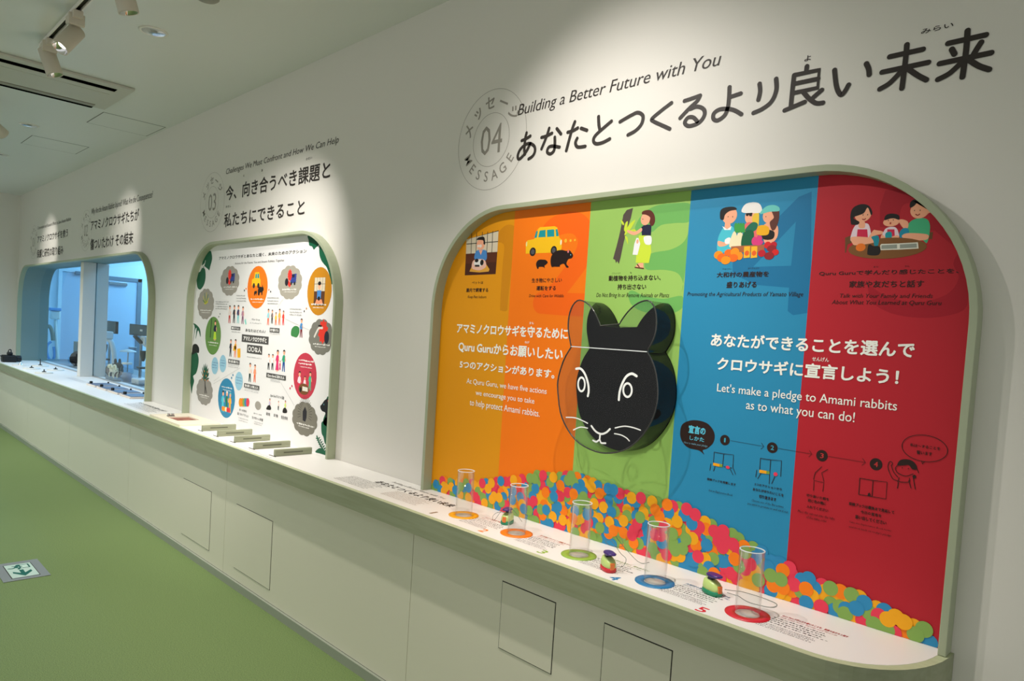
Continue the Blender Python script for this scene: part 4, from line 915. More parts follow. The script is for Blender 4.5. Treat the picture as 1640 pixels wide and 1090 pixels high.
def person(pr, cr, hx, hy, fy, shirt, pants, hair=HB, skirt=False, hw=1.0):
    a = pr.w(cr(hx, hy)[0]); b = pr.w(cr(hx, fy)[0]); H = a[1] - b[1]; x = (a[0] + b[0]) / 2; z = b[1]; k = H
    P = lambda *v: [(x + v[i] * k * hw, z + v[i + 1] * k) for i in range(0, len(v), 2)]
    if skirt: pr.wpoly(P(-.16, .06, -.09, .48, .09, .48, .17, .06), pants); pr.wpoly(P(-.09, 0, -.08, .08, -.03, .08, -.02, 0), SK); pr.wpoly(P(.02, 0, .03, .08, .08, .08, .09, 0), SK)
    else: pr.wpoly(P(-.12, 0, -.1, .46, .1, .46, .15, 0, .07, 0, .02, .34, -.05, 0), pants)
    pr.wpoly(P(-.1, .44, -.13, .7, -.05, .77, .05, .77, .13, .7, .1, .44), shirt); pr.wpoly(P(-.13, .7, -.19, .5, -.15, .46, -.09, .62), shirt); pr.wpoly(P(.13, .7, .19, .5, .15, .46, .09, .62), SK)
    pr.wdisc(*P(0, .87)[0], .095 * k, .105 * k, SK, 16); pr.wpoly(P(-.1, .88, -.1, .98, 0, 1.02, .1, .97, .1, .86, .06, .94, -.04, .94), hair)
pr = Print(1, 1.9958)
G3 = (14, 92, 62)
for L in (((290, 300), A_(265, 228, 205, 290, 180, 350, 170, 400, 205, 370, 195, 400, 240, 440, 255, 455, 270, 400, 288, 330, 285, 270)), (0, A_(150, 470, 120, 490, 108, 570, 115, 640, 130, 672, 158, 675, 195, 620, 212, 540, 210, 460, 195, 430, 170, 430)),
          (0, B_(530, 52, 600, 85, 660, 130, 655, 165, 625, 190, 600, 215, 580, 180, 548, 165, 540, 110)), (0, B_(668, 145, 720, 200, 780, 300, 820, 420, 832, 560, 808, 620, 790, 540, 755, 430, 720, 385, 685, 335, 665, 260)),
          (0, C_(60, 50, 75, 90, 60, 240, 80, 120, 95, 100, 85, 210, 110, 120, 135, 190, 130, 110, 90, 60)), (0, C_(45, 350, 90, 340, 115, 400, 112, 480, 90, 560, 60, 590, 70, 640, 55, 700, 45, 770, 35, 700, 30, 600)),
          (0, D_(745, 800, 760, 1090, 700, 1090, 690, 1040, 715, 960, 700, 900))):
    lf = Print(1, 1.9958); lf.poly(L[1], G3, True); lf.build('printed_leaf', p3)
cf = C(480, 640, 9.083)
pr.poly(cf(380, 240, 350, 300, 315, 340, 318, 480, 345, 540, 365, 630, 395, 630, 400, 400, 415, 240), G3, True)
pr.stroke(cf(250, 530, 290, 640, 380, 790), .006, G3)
for k in range(7):
    t_ = k / 7; bxp, byp = 252 + 110 * t_ + 10, 550 + 210 * t_
    pr.poly(cf(bxp, byp, bxp - 35 - 10 * t_, byp + 5, bxp, byp + 30), G3); pr.poly(cf(bxp + 8, byp, bxp + 38 + 20 * t_, byp - 12, bxp + 14, byp + 32), G3)
pr.poly(cf(235, 740, 300, 700, 385, 760, 385, 805, 300, 780, 235, 765), G3, True)
pr.poly(cf(300, 90, 325, 60, 370, 0, 430, 0, 425, 240, 380, 250, 370, 185, 330, 165, 305, 130), (20, 20, 26), True); pr.ell(*cf(345, 55)[0], *cf(358, 78)[0], (90, 150, 160)); pr.ell(*cf(408, 0)[0], *cf(432, 35)[0], (220, 70, 90))
pr.poly(C_(60, 270, 95, 262, 120, 300, 118, 350, 90, 350, 50, 370, 50, 330), (20, 20, 22), True)
pr.stroke(A_(150, 465, 165, 420, 195, 400, 212, 345), .004, (222, 228, 220))
pr.build('printed_fern', p3)['kind'] = 'stuff'
# speech bubbles
def bubble(fn):
    pr = Print(1, 1.9956); fn(pr); pr.build('speech_bubble', p3)
def f1(pr): b = cloud(pr, A_, 385, 403, 607, 755, GY); truck(pr, b[0] + .01, b[1] + .02, .16 * .55); capt(pr, *b)
def f2(pr): b = pr.ell(*A_(700, 405)[0], *A_(935, 900)[0], (240, 122, 10)); tiny_car(pr, b[0] - .02, b[1] + .04, .12); animal(pr, b[0] + .05, b[1] - .02, .075); animal(pr, b[0] - .02, b[1] - .035, .04); capt(pr, *b, dz=-.6)
def f3(pr): b = cloud(pr, B_, 183, 395, 465, 798, (166, 160, 146)); truck(pr, b[0] + .01, b[1] + .02, .16 * .55); capt(pr, *b)
def f4(pr):
    b = pr.ell(*B_(525, 418)[0], *B_(808, 980)[0], (200, 134, 20)); x, z = b[0], b[1]
    pr.wpoly([(x - .055, z), (x + .06, z), (x + .06, z + .075), (x - .055, z + .075)], (222, 208, 182)); pr.wpoly([(x - .055, z - .08), (x + .06, z - .08), (x + .06, z), (x - .055, z)], (92, 54, 30))
    for k in range(5): pr.wstroke([(x - .055 + k * .0287, z), (x - .055 + k * .0287, z + .075)], .001, HB, False, False)
    pr.wstroke([(x - .055, z + .04), (x + .06, z + .04)], .001, HB, False, False)
    pr.wpoly([(x - .04, z - .07), (x - .025, z - .045), (x + .03, z - .045), (x + .045, z - .07)], (236, 150, 110)); pr.wpoly([(x - .02, z - .04), (x - .022, z + .005), (x + .022, z + .005), (x + .02, z - .04)], (74, 138, 206)); pr.wdisc(x, z + .03, .015, .02, SK); pr.wdisc(x, z + .043, .017, .011, HB); pr.wdisc(x, z - .04, .014, .012, HB); capt(pr, *b, dz=-.58)
def f5(pr):
    b = cloud(pr, A_, 118, 665, 312, 1030, GY); x, z = b[0], b[1]
    for k in range(9): a = k * .7; pr.wstroke([(x, z), (x + .05 * math.cos(a), z + .04 + .04 * math.sin(a))], .004, (60, 120, 60) if k % 2 else (200, 190, 60))
    capt(pr, *b)
def f6(pr):
    b = pr.ell(*C_(185, -20)[0], *C_(345, 372)[0], (100, 144, 66)); pr.wstroke([(b[0] - .035, b[1] + .12), (b[0] - .045, b[1] - .01)], .006, (40, 56, 34)); person(pr, C_, 285, 20, 225, (28, 30, 60), (190, 220, 50), (70, 30, 20), True, 1.1); capt(pr, *b, dz=-.4)
def f7(pr):
    b = cloud(pr, D_, 540, 0, 800, 378, (124, 122, 112)); x, z = b[0], b[1]
    pts = [(x + .02 + (.055 if k % 2 else .04) * math.cos(k * PI / 10), z + .03 + (.07 if k % 2 else .055) * math.sin(k * PI / 10)) for k in range(20)]
    pr.wpoly(pts, (226, 56, 40)); pr.wdisc(x + .06, z, .025, .035, (36, 38, 50)); pr.wstroke([(x - .07, z + .0), (x - .03, z + .045), (x + .01, z + .05)], .007, (220, 214, 204)); pr.wstroke([(x - .03, z + .06), (x, z + .06)], .005, HB); capt(pr, *b)
def f8(pr):
    b = pr.ell(*C_(315, 612)[0], *C_(490, 1022)[0], (44, 132, 172)); x, z = b[0], b[1]; capt(pr, *b, dz=.5)
    person(pr, C_, 365, 740, 960, (74, 196, 214), (74, 196, 214)); person(pr, C_, 405, 745, 960, (30, 120, 90), (30, 120, 90), (240, 236, 230)); person(pr, C_, 438, 760, 970, (246, 178, 40), (240, 170, 60), (120, 200, 196))
    for k in range(5): pr.wdisc(x - .05 + k * .026, z - .075, .017, .017, ((250, 130, 30), (250, 160, 30), (244, 232, 190), (220, 44, 44), (220, 44, 60))[k], 14)
def f9(pr):
    b = pr.ell(*D_(385, 350)[0], *D_(623, 830)[0], (196, 56, 76)); x, z = b[0], b[1]; capt(pr, *b, dz=.62); capt(pr, *b, dz=.48)
    person(pr, D_, 445, 540, 760, (240, 220, 228), (214, 36, 76)); person(pr, D_, 500, 590, 745, (240, 220, 228), (214, 36, 76)); person(pr, D_, 555, 545, 740, (70, 180, 140), (70, 180, 140))
    pr.wdisc(x - .005, z - .075, .06, .032, (120, 76, 40)); pr.wpoly([(x - .02, z - .085), (x - .02, z - .06), (x + .04, z - .062), (x + .042, z - .085)], (226, 224, 210)); pr.wdisc(x - .04, z - .08, .014, .014, HB)
def f10(pr):
    b = cloud(pr, C_, 92, 600, 263, 892, (150, 146, 138)); x, z = b[0], b[1]; capt(pr, *b, dz=-.35)
    pr.wstroke([(x + .01, z - .01), (x + .005, z + .05), (x - .01, z + .12)], .007, (40, 30, 28)); pr.wstroke([(x + .005, z + .05), (x + .04, z - .01)], .005, (40, 30, 28))
    for a in range(9): t = a * PI / 8; pr.wpoly([(x - .01, z + .07), (x + .06 * math.cos(t) - .012, z + .1 + .075 * math.sin(t)), (x + .075 * math.cos(t), z + .1 + .1 * math.sin(t)), (x + .05 * math.cos(t) + .012, z + .09 + .06 * math.sin(t))], (20, 84, 62))
    for a in range(7): pr.wdisc(x - .05 + .017 * a, z + .08 + .03 * (a % 3), .006, .008, (236, 140, 70), 10)
def f11(pr):
    b = cloud(pr, D_, 368, 853, 635, 1210, (124, 120, 108)); x, z = b[0], b[1]
    pr.wpoly([(x - .02, z - .01), (x - .025, z + .04), (x, z + .07), (x + .022, z + .045), (x + .022, z + .01), (x + .01, z - .015)], (34, 32, 40)); capt(pr, *b, dz=-.38)
    for k in range(22):
        a = -.3 + k * (PI + .6) / 21; pr.wstroke([(x + .045 * math.cos(a), z + .03 + .06 * math.sin(a)), (x + .08 * math.cos(a), z + .03 + .10 * math.sin(a))], .0012, (60, 56, 52), False, False)
for fn in (f1, f2, f3, f4, f5, f6, f7, f8, f9, f10, f11): bubble(fn)
for L in ((248, 395, 318, 572), (330, 372, 400, 552), (490, 545, 570, 738)):
    pr = Print(1, 1.9956); b = pr.ell(*C_(L[0], L[1])[0], *C_(L[2], L[3])[0], (150, 196, 216)); pr.microlines(b[0] - b[2] * .7, b[0] + b[2] * .7, [b[1] + b[3] * v for v in (.3, 0, -.3)], (90, 130, 170), .008); pr.build('speech_bubble', p3)
# people
pr = Print(1, 1.9954)
for a in ((A_, 492, 865, 1070, (226, 214, 206), (190, 60, 50)), (A_, 545, 862, 1070, (50, 50, 56), (44, 44, 50)), (A_, 592, 862, 1072, (60, 60, 100), (140, 210, 210)), (A_, 645, 878, 1080, (180, 130, 150), (130, 80, 110)),
          (B_, 70, 905, 1095, (150, 210, 220), (240, 120, 90)), (B_, 115, 915, 1075, (120, 110, 110), (30, 30, 34)), (B_, 158, 945, 1095, (240, 200, 60), (240, 120, 60)), (B_, 200, 905, 1095, (226, 180, 80), (240, 130, 80)), (B_, 245, 925, 1095, (240, 60, 50), (240, 50, 50)),
          (C_, 445, 212, 390, (40, 44, 60), (40, 44, 60)), (C_, 493, 212, 400, (246, 170, 30), (240, 140, 100)), (C_, 643, 455, 650, (236, 226, 214), (40, 60, 56)), (C_, 693, 472, 655, (246, 150, 110), (240, 110, 60)),
          (D_, 130, 362, 525, (236, 236, 236), (30, 30, 34)), (D_, 170, 365, 528, (236, 236, 236), (30, 30, 34)), (D_, 285, 322, 545, (50, 160, 120), (30, 80, 150)), (D_, 465, 0, 195, (70, 140, 200), (120, 36, 44)),
          (D_, 140, 820, 940, (200, 190, 220), (60, 60, 60)), (D_, 230, 845, 940, (226, 220, 216), (40, 40, 40)), (D_, 300, 840, 960, (210, 236, 130), (200, 220, 120))):
    pf = Print(1, 1.9954); person(pf, *a); pf.build('printed_figure', p3)
for a in ((220, 322, 545), (247, 432, 530)):
    pf = Print(1, 1.9954); person(pf, D_, *a, (220, 50, 105), (220, 50, 110), HB, True); pf.build('printed_figure', p3)
pr.poly(C_(515, 400, 512, 310, 545, 305, 545, 400), (244, 176, 20)); pr.poly(C_(468, 330, 475, 280, 500, 278, 500, 330), (244, 176, 20)); pr.poly(A_(665, 1040, 680, 1030, 690, 1080, 680, 1085), (140, 210, 200)); pr.poly(C_(585, 20, 600, 0, 608, 50, 598, 65), (140, 210, 200))
pr.poly(D_(360, 170, 365, 110, 400, 75, 440, 90, 445, 140, 420, 190, 385, 185), (60, 130, 70), True)
for L in ((105, 930, 125, 890, 150, 900, 152, 935), (275, 965, 280, 925, 300, 915, 318, 940, 315, 968)): pr.poly(D_(*L), HB, True)
for k, c in enumerate(((230, 150, 20), (230, 130, 30), (130, 160, 70), (50, 130, 170), (220, 60, 80))): pr.ell(*C_(528 + k * 19, 815)[0], *C_(562 + k * 19, 905)[0], c)
pr.ell(*C_(695, 848)[0], *C_(757, 938)[0], GY)
for L in ((187, 410), (362, 988), (376, 955)): pr.ell(*A_(L[0], L[1])[0], *A_(L[0] + 9, L[1] + 16)[0], K3)
for cr, x, y, c in ((A_, 684, 670, (240, 122, 10)), (A_, 665, 690, K3), (B_, 78, 683, (240, 122, 10)), (B_, 98, 704, K3), (B_, 514, 900, (200, 134, 20)), (B_, 489, 932, K3), (C_, 469, 580, (44, 132, 172)), (C_, 455, 608, (44, 132, 172)), (D_, 369, 692, (196, 56, 76)), (D_, 350, 715, (196, 56, 76))): pr.ell(*cr(x - 6, y - 12)[0], *cr(x + 6, y + 12)[0], c, 12)
pr.build('poster_ornaments', p3)['kind'] = 'stuff'
pr = Print(1, 1.9952)
pr.text('アマミノクロウサギとあなたと描く、未来のためのアクション', (350.6, 415.8), (491.3, 398.5), K3, .02); pr.text('Actions for the Future: You and Amami Rabbits, Together', (376, 423.4), (455.5, 414.5), (90, 88, 88), 0, .2)
pr.text('What Group', A_(750, 1035)[0], A_(845, 1020)[0], (90, 90, 90), 0, .2, 1); pr.text('Do You Belong To?', C_(645, 48)[0], C_(762, 45)[0], (90, 90, 90), 0, .2, 1)
pr.text('あなたはどの人?', C_(597, 132)[0], C_(803, 118)[0], K3, .015); pr.text('Amami Rabbits and You', C_(612, 395)[0], C_(762, 405)[0], (110, 110, 110), 0, .2, 1)
def bar(cr, l, t, r, b, txt, m=.12):
    x0 = pr.w(cr(l, b)[0]); z1 = pr.w(cr(l, t)[0])[1]; x1 = pr.w(cr(r, b)[0])[0]; z0 = x0[1]; x0 = x0[0]
    pr.wpoly([(x0, z0), (x1, z0), (x1, z1), (x0, z1)], (74, 72, 70)); h = z1 - z0; w_ = x1 - x0
    pr.wtext(txt, x0 + w_ * .07, z0 + h * .2, x1 - w_ * .07, z1 - h * .2, (244, 242, 238), .035)
bar(C_, 558, 160, 834, 236, 'アマミノクロウサギと'); bar(C_, 612, 264, 768, 350, '〇〇な人'); bar(C_, 450, 78, 543, 112, '観光する人'); bar(C_, 420, 412, 536, 455, '飼い猫と暮らす人'); bar(C_, 583, 660, 740, 702, '島の暮らしを楽しむ人'); bar(D_, 140, 92, 240, 138, '村で暮らす人'); bar(D_, 106, 553, 307, 600, 'Quru Guruに訪れた人')
pr.text('Quru Guruでの3つの活動', D_(148, 800)[0], D_(290, 800)[0], (90, 90, 90), .01, 0, 1)
for t, cr, l, b, r, tp in (('良い未来を', C_, 535, 945, 612, 942), ('描くためのアクション', C_, 515, 985, 632, 990), ('避けたい未来', C_, 682, 975, 765, 985), ('生き物への影響', C_, 665, 1025, 778, 1030), ('飼育', D_, 105, 990, 147, 970), ('診療', D_, 183, 1005, 227, 985), ('普及啓発', D_, 258, 1025, 328, 1010)): pr.text(t, cr(l, b)[0], cr(r, tp)[0], (80, 78, 78), .01, 0, 1)
def mic(cr, l, r, ys, h=.006, c=(150, 150, 150)):
    for y in ys:
        a = pr.w(cr(l, y)[0]); b = pr.w(cr(r, y)[0]); pr.microlines(a[0], b[0] + .02, [a[1]], c, h)
mic(A_, 330, 470, (825, 850, 880, 905), .006); mic(A_, 575, 670, (755, 785, 815), .006); mic(B_, 62, 180, (780, 815, 845), .006); mic(B_, 320, 440, (910, 945, 975), .006); mic(C_, 455, 540, (135,), .004); mic(C_, 420, 535, (470, 490), .004); mic(C_, 590, 735, (715, 735), .004); mic(D_, 145, 240, (155,), .004); mic(D_, 150, 250, (625, 640), .004); mic(C_, 530, 620, (1020, 1045), .005); mic(C_, 690, 760, (1060, 1080), .005)
for L in (((300, 940), A_(640, 1080)), ): pass
for cr, L in ((C_, (270, 670, 545, 505)), (C_, (275, 640, 330, 600)), (D_, (260, 660, 395, 890)), (D_, (300, 0, 545, 115)), (B_, (250, 780, 180, 885))): pr.stroke(cr(*L), .0008, (170, 170, 170), False, False)
pr.build('lettering', p3)['kind'] = 'stuff'

# bars, tray on the counter in front of the poster
xs = [(-4.428, 0), (-4.193, 1), (-3.955, 2), (-3.706, 3), (-3.462, 4)]
m_bar = mat('sage_bar_wood', (146, 150, 122), .5, noise=((160, 164, 138), 14, (8, .5, 8), 4))
for (x, k) in xs:
    lb = ['sage wooden bar lying on the counter, farthest, next to the framed tray', 'second sage wooden bar from the framed tray', 'middle one of the five sage wooden bars on the counter', 'fourth sage wooden bar from the framed tray', 'nearest sage wooden bar on the counter, by the right frame leg of the poster'][k]
    t = thing('wooden_bar', lb, 'wooden bar', (x, 1.86, CT), 'sage wooden bars on the counter')
    MB().box(x - .020, x, 1.752, 1.966, CT + .0003, CT + .036, m_bar).build('bar_body', t, bevel=.003)
    MB().box(x - .0008, x + .0012, 1.80, 1.91, CT + .016, CT + .022, mat('bar_inscription', (96, 98, 78), .6)).build('engraved_strip', t)
    MB().box(x - .06, x + .01, 1.746, 1.752, CT + .0002, CT + .0016, m_dark).build('hinge_gap', t)
tr = thing('framed_tray', 'cream framed tray with a sunken reddish picture, on the counter left of the wooden bars', 'tray', (-4.94, 1.84, CT))
m_cream = mat('cream_frame', (236, 226, 204), .45)
X0, X1, Y0, Y1 = -5.225, -4.665, 1.70, 1.965; I0, I1, J0, J1 = -5.06, -4.85, 1.755, 1.90
MB().box(X0, I0, Y0, Y1, CT + .0003, CT + .012, m_cream).box(I1, X1, Y0, Y1, CT + .0003, CT + .012, m_cream).box(I0, I1, Y0, J0, CT + .0003, CT + .012, m_cream).box(I0, I1, J1, Y1, CT + .0003, CT + .012, m_cream).build('tray_frame', tr)
MB().box(I0, I1, J0, J1, CT + .0004, CT + .0035, mat('tray_picture', (176, 110, 92), .5, noise=((120, 62, 50), 30, (1, 1, 1), 3))).build('tray_picture', tr)
tg = MB().box(-5.105, -5.085, 1.775, 1.79, CT + .0125, CT + .03, m_met).box(-5.105, -5.085, 1.80, 1.815, CT + .0125, CT + .03, m_met).box(-5.11, -5.08, 1.772, 1.818, CT + .0122, CT + .016, m_dark).build('small_clip', None, bevel=.002)
tag(tg, 'small metal clip standing on the cream tray frame', 'clip')

# plates with knobs in front of the window
m_pl = mat('plate_print', (112, 122, 146), .35, noise=((88, 98, 124), 20, (1, 1, 1), 3)); m_plw = mat('plate_edge', (240, 225, 212), .4)
for k, x in enumerate((-6.46, -6.80, -7.13, -7.47)):
    lb = ['rightmost of the four flat blue-grey plates with black knobs by the window', 'second from the right of the four flat plates with black knobs', 'third from the right of the four flat plates with black knobs', 'leftmost of the four flat plates with black knobs'][k]
    t = thing('information_plate', lb, 'plate', (x, 2.0, CT), 'flat plates with knobs')
    MB().box(x - .14, x + .14, 1.90, 2.10, CT + .0003, CT + .014, m_plw).build('plate_base', t, bevel=.002)
    MB().box(x - .13, x + .13, 1.91, 2.09, CT + .0142, CT + .018, m_pl).build('plate_face', t)
    T = Matrix.Translation((x - .08, 1.925, CT + .018)); MB().lathe([(.014, 0), (.014, .018), (.011, .022), (.001, .022)], 16, m_blk, T, cap=False).build('knob', t)
    MB().lathe([(.008, 0), (.008, .012), (.001, .013)], 12, m_blk, Matrix.Translation((x - .09, 2.075, CT + .018)), cap=False).build('knob', t)
# round discs with pins
for k, (a, b) in enumerate(((32.5, 585.3), (50.5, 590.5), (64.4, 586.2), (70.5, 597.3), (89, 592.8))):
    p = px(a, b, 2, CT)
    lb = ['farthest left of the five thin white discs on the counter', 'thin white disc with a pin, second from the left', 'thin white disc with a tall pin, nearest the window corner', 'thin white disc with a knob, nearest the counter edge', 'thin white disc with a small pin, farthest to the right'][k]
    t = thing('specimen_disc', lb, 'disc', (p.x, p.y, CT), 'thin white discs')
    T = Matrix.Translation((p.x, p.y, CT + .0003))
    MB().lathe([(.085, 0), (.085, .010), (.082, .012), (.001, .012)], 28, m_wht, T, cap=False).build('disc_plate', t)
    h_ = (.03, .025, .075, .03, .025)[k]
    MB().lathe([(.022, .012), (.018, .02), (.006, .022), (.005, .012 + h_), (.001, .013 + h_)], 14, m_dark if k else m_met, T, cap=False).build('pin', t)
# black camera at the far left of the counter
p = px(3, 579, 2, CT)
t = thing('black_camera', 'black camera lying on the far left end of the counter', 'camera', (-10.73, 1.83, CT))
m_bk2 = mat('black_rubber', (8, 8, 9), .5)
MB().box(-10.80, -10.66, 1.735, 1.885, CT + .0003, CT + .088, m_bk2).build('camera_body', t, bevel=.014)
MB().lathe([(.036, 0), (.04, .01), (.04, .055), (.036, .062), (.03, .062)], 24, m_bk2, Matrix.Translation((-10.72, 1.875, CT + .045)) @ Matrix.Rotation(-PI / 2, 4, 'X')).build('lens', t)
MB().box(-10.77, -10.69, 1.79, 1.845, CT + .085, CT + .125, m_bk2).build('viewfinder', t, bevel=.012)
MB().tube([tuple(v) for v in smooth_line([(-10.72, 1.80, CT + .115), (-10.72, 1.805, CT + .15), (-10.71, 1.825, CT + .155), (-10.71, 1.83, CT + .115)], False, 5)], .006, m_bk2, 8).build('strap_lug', t)
MB().tube([tuple(v) for v in smooth_line([(-10.72, 1.74, CT + .07), (-10.72, 1.70, CT + .072), (-10.75, 1.66, CT + .01), (-10.76, 1.655, CT - .10), (-10.74, 1.66, CT - .20), (-10.72, 1.665, CT - .24)], False, 5)], .006, m_bk2, 6).build('strap', t)

# ================================================================ laboratory things
BZ = 0.78
t = thing('laboratory_bench', 'grey laboratory bench behind the window glass', 'bench', (-9, 2.8, 0))
m_bench = mat('bench_grey', (96, 108, 116), .35)
MB().box(-11.9, -5.6, 2.36, 3.05, BZ - .03, BZ, m_bench).build('bench_top', t)
MB().box(-11.85, -5.65, 2.42, 3.0, 0.0, BZ - .03, mat('bench_base', (150, 160, 168), .5)).build('bench_base', t)
def at(a, b, y=2.6): return px(a, b, 1, y)
def monitor(l, t_, r, b, y, lb, sc):
    a = at(l, t_, y); c = at(r, b, y); x0, x1, z1, z0 = a.x, c.x, a.z, c.z; cx = (x0 + x1) / 2
    t = thing('monitor', lb, 'monitor', (cx, y, BZ), 'monitors on the laboratory bench')
    sh_ = MB().box(x0, x1, y, y + .03, z0, z1, m_blk).build('screen_housing', t, bevel=.004)
    MB().box(x0 + .01, x1 - .01, y - .002, y + .001, z0 + .012, z1 - .01, mat('screen_off', (40, 66, 76), .2)).build('screen', sh_)
    MB().box(cx + sc, cx + sc + .08, y - .004, y - .001, (z0 + z1) / 2 - .01, (z0 + z1) / 2 + .012, m_wht).build('screen_logo', sh_)
    MB().box(cx - .02, cx + .02, y + .012, y + .03, BZ + .012, z0 + .01, m_met).build('monitor_stand', t)
    MB().box(cx - .1, cx + .1, y - .05, y + .09, BZ + .0003, BZ + .012, m_met).build('monitor_foot', t, bevel=.003)
monitor(163, 512.5, 185, 534.5, 2.62, 'dark monitor behind the glass near the window post', -.2)
monitor(207.5, 518, 241, 540, 2.62, 'dark monitor behind the glass near the right frame of the window', .02)
def scope(a, b, lb, k=1.0):
    p = at(a, b, 2.50); x = p.x; y = 2.50
    t = thing('microscope', lb, 'microscope', (x, y, BZ), 'microscopes on the laboratory bench')
    w_ = mat('instrument_white', (220, 228, 230), .35)
    MB().box(x - .09 * k, x + .09 * k, y - .09, y + .09, BZ + .0003, BZ + .045 * k, w_).build('base', t, bevel=.01)
    MB().tube([tuple(v) for v in smooth_line([(x + .04, y + .07, BZ + .03), (x + .05, y + .075, BZ + .16 * k), (x + .03, y + .05, BZ + .29 * k), (x - .02, y, BZ + .34 * k)], False, 5)], .028, w_, 12).build('arm', t)
    MB().box(x - .06, x + .06, y - .06, y + .03, BZ + .13 * k, BZ + .145 * k, m_blk).build('stage', t, bevel=.003)
    MB().lathe([(.012, 0), (.02, .02), (.03, .07), (.03, .11)], 14, m_blk, Matrix.Translation((x - .02, y - .01, BZ + .19 * k))).build('objective', t)
    for s_ in (-.022, .022): MB().tube([(x - .02 + s_, y - .03, BZ + .34 * k), (x - .02 + s_, y - .10, BZ + .40 * k)], .015, m_blk, 10).build('eyepiece', t)
    MB().box(x - .07, x + .05, y - .03, y + .06, BZ + .33 * k, BZ + .40 * k, w_).build('head', t, bevel=.01)
scope(232, 570, 'white microscope behind the glass by the right frame of the window', 1.25)
scope(170, 560, 'white microscope behind the glass by the window post', 1.25)
p = at(200, 590, 2.42)
t = thing('glass_jar', 'glass jar with a pale lid between the two microscopes', 'jar', (p.x, 2.42, BZ))
T = Matrix.Translation((p.x, 2.44, BZ + .0004)); m_jar = clear('jar_glass', (.75, .88, .95), .7)
MB().lathe([(.03, 0), (.058, .004), (.062, .03), (.062, .14), (.045, .165), (.045, .18)], 24, m_jar, T, cap=False).build('jar_body', t)
MB().lathe([(.05, .18), (.05, .20), (.001, .203)], 24, m_wht, T, cap=False).build('lid', t)
MB().lathe([(.04, .004), (.05, .03), (.045, .09), (.001, .10)], 14, mat('jar_filling', (150, 166, 186), .6), T, cap=False).build('filling', t)
# round lamp
p = at(198, 563, 2.7); t = thing('round_lamp', 'small round white lamp shade behind the glass jar', 'lamp', (p.x, 2.75, BZ))
T = Matrix.Translation((p.x, 2.75, 0)); MB().lathe([(.09, p.z - .0), (.085, p.z + .012), (.02, p.z + .03)], 20, m_wht, T).build('lamp_shade', t)
MB().tube([(p.x, 2.75, BZ + .01), (p.x, 2.75, p.z)], .008, m_met, 8).build('lamp_stem', t); MB().lathe([(.06, BZ + .0003), (.06, BZ + .012)], 20, m_met, T).build('lamp_foot', t)
# skeleton model on oval base, on the sill just inside the glass
q = px(193, 608, 2, CT)
sx, sy = q.x, min(max(q.y, 2.25), 2.28)
t = thing('skeleton_model', 'small cream animal skeleton model on a dark oval base', 'skeleton model', (sx, sy, CT))
m_bone = mat('bone_cream', (238, 230, 200), .5); zb = CT + .03
MB().lathe([(.001, 0), (1, 0), (1, .9), (.92, 1), (.001, 1)], 32, mat('dark_oval_base', (84, 100, 112), .4), Matrix.Translation((sx + .02, sy, CT + .0003)) @ Matrix.Diagonal((.21, .05, .024, 1)), cap=False).build('oval_base', t)
bm_ = lambda L, r: MB().tube([(sx + a, sy + b, zb + c) for a, b, c in [tuple(v) for v in smooth_line([Vector(p) for p in L], False, 5)]], r, m_bone, 8)
bm_([(-.10, 0, .10), (-.07, 0, .125), (-.02, 0, .10), (.03, 0, .125), (.08, 0, .12), (.11, 0, .08)], .009).build('spine', t)
MB().lathe([(.001, -.04), (.018, -.02), (.024, 0), (.02, .02), (.001, .032)], 14, m_bone, Matrix.Translation((sx - .12, sy, zb + .105)) @ Matrix.Rotation(PI / 2.4, 4, 'Y')).build('skull', t)
for a in (-.06, .09):
    for s_ in (-.016, .016): bm_([(a, s_, .10), (a + .02, s_, .055), (a - .012, s_, .03), (a - .005, s_, -.004)], .006).build('leg', t)
for k in range(6):
    a = -.045 + k * .02; bm_([(a, 0, .108), (a, .022, .085), (a, .012, .055), (a, -.012, .055), (a, -.022, .085), (a, 0, .108)], .003).build('rib', t)
# stuffed dark animals on the bench
def beast(x, y, k, lb, m, z0=BZ):
    t = thing('stuffed_animal', lb, 'stuffed animal', (x, y, z0), 'stuffed dark animals behind the glass')
    b = MB(); T = Matrix.Translation((x, y, z0 + .0003)) @ Matrix.Scale(k, 4)
    b.lathe([(.001, 0), (.07, .004), (.105, .04), (.11, .08), (.095, .12), (.06, .15), (.001, .165)], 24, m, T @ Matrix.Diagonal((1.45, .9, 1, 1)), cap=False)
    b.lathe([(.001, -.07), (.035, -.05), (.055, -.01), (.05, .035), (.001, .06)], 18, m, T @ Matrix.Translation((.15, 0, .13)) @ Matrix.Rotation(PI / 2, 4, 'Y'), cap=False)
    b.build('body', t)
    for s_ in (-.025, .025): MB().lathe([(.012, 0), (.017, .03), (.012, .06), (.001, .068)], 10, m, T @ Matrix.Translation((.12, s_, .165)), cap=False).build('ear', t)
    return t
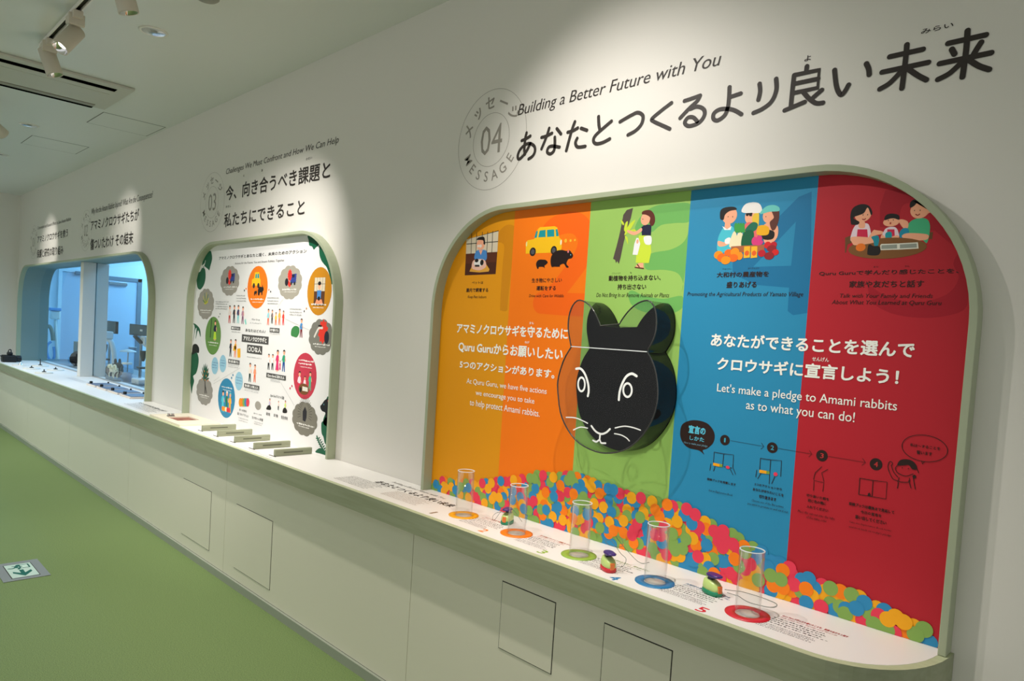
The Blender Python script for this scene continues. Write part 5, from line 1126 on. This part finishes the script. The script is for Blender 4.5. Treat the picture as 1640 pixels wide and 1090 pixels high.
m_fur = mat('dark_brown_fur', (40, 26, 22), .9, bump=(120, .8, .01)); m_fur2 = mat('grey_brown_fur', (92, 80, 72), .9, bump=(120, .8, .01))
p = at(122, 590, 2.5); beast(p.x, 2.55, 1.25, 'stuffed dark brown animal seen through the left pane by the window post', m_fur)
p = at(183, 595, 2.5); beast(p.x, 2.50, .9, 'stuffed grey brown animal seen through the right pane behind the skeleton model', m_fur2)
p = at(131, 566, 2.85)
t = tag(MB().box(p.x - .17, p.x + .17, 2.78, 2.96, BZ + .0003, BZ + .27, mat('tan_box', (150, 136, 116), .6)).build('tan_box', None, bevel=.004), 'tan box on the bench behind the dark brown stuffed animal', 'box')
# equipment in the far corner
q = px(86, 520, 0, -12.6)
t = thing('hose_stand', 'pale blue stand with a curved grey hose in the far corner behind the glass', 'equipment stand', (-12.6, q.y, 0))
m_bl = mat('pale_blue_plastic', (110, 160, 214), .4); m_hose = mat('hose_grey', (150, 140, 120), .6)
Q = lambda a, b, x=-12.6: tuple(px(a, b, 0, x))
MB().tube([Q(88.5, 512), Q(90, 545), Q(92, 573), (-12.6, Q(92, 573)[1], 0.03)], .02, m_wht, 8).build('pole', t)
MB().lathe([(.16, 0.0003), (.16, .03), (.03, .05)], 20, m_met, Matrix.Translation((-12.6, Q(92, 573)[1], 0))).build('foot', t)
a = Q(77, 492); b = Q(96, 498); c = Q(80, 512); MB().box(-12.64, -12.5, a[1], b[1], b[2], a[2], m_bl).build('bracket', t, bevel=.01)
MB().box(-12.66, -12.52, c[1], Q(95, 510)[1], Q(90, 511)[2], b[2], m_wht).build('instrument_head', t, bevel=.02)
MB().tube([tuple(v) for v in smooth_line([Q(70, 528), Q(75, 523), Q(80, 523), Q(83.5, 532), Q(85, 545)], False, 6)], .028, m_hose, 10).build('hose', t)
MB().tube([tuple(v) for v in smooth_line([Q(82, 547), Q(76, 552), Q(75, 563), Q(78, 573), Q(83, 577), Q(87, 570), Q(86, 555)], False, 6)], .018, m_bl, 8).build('hose_loop', t)
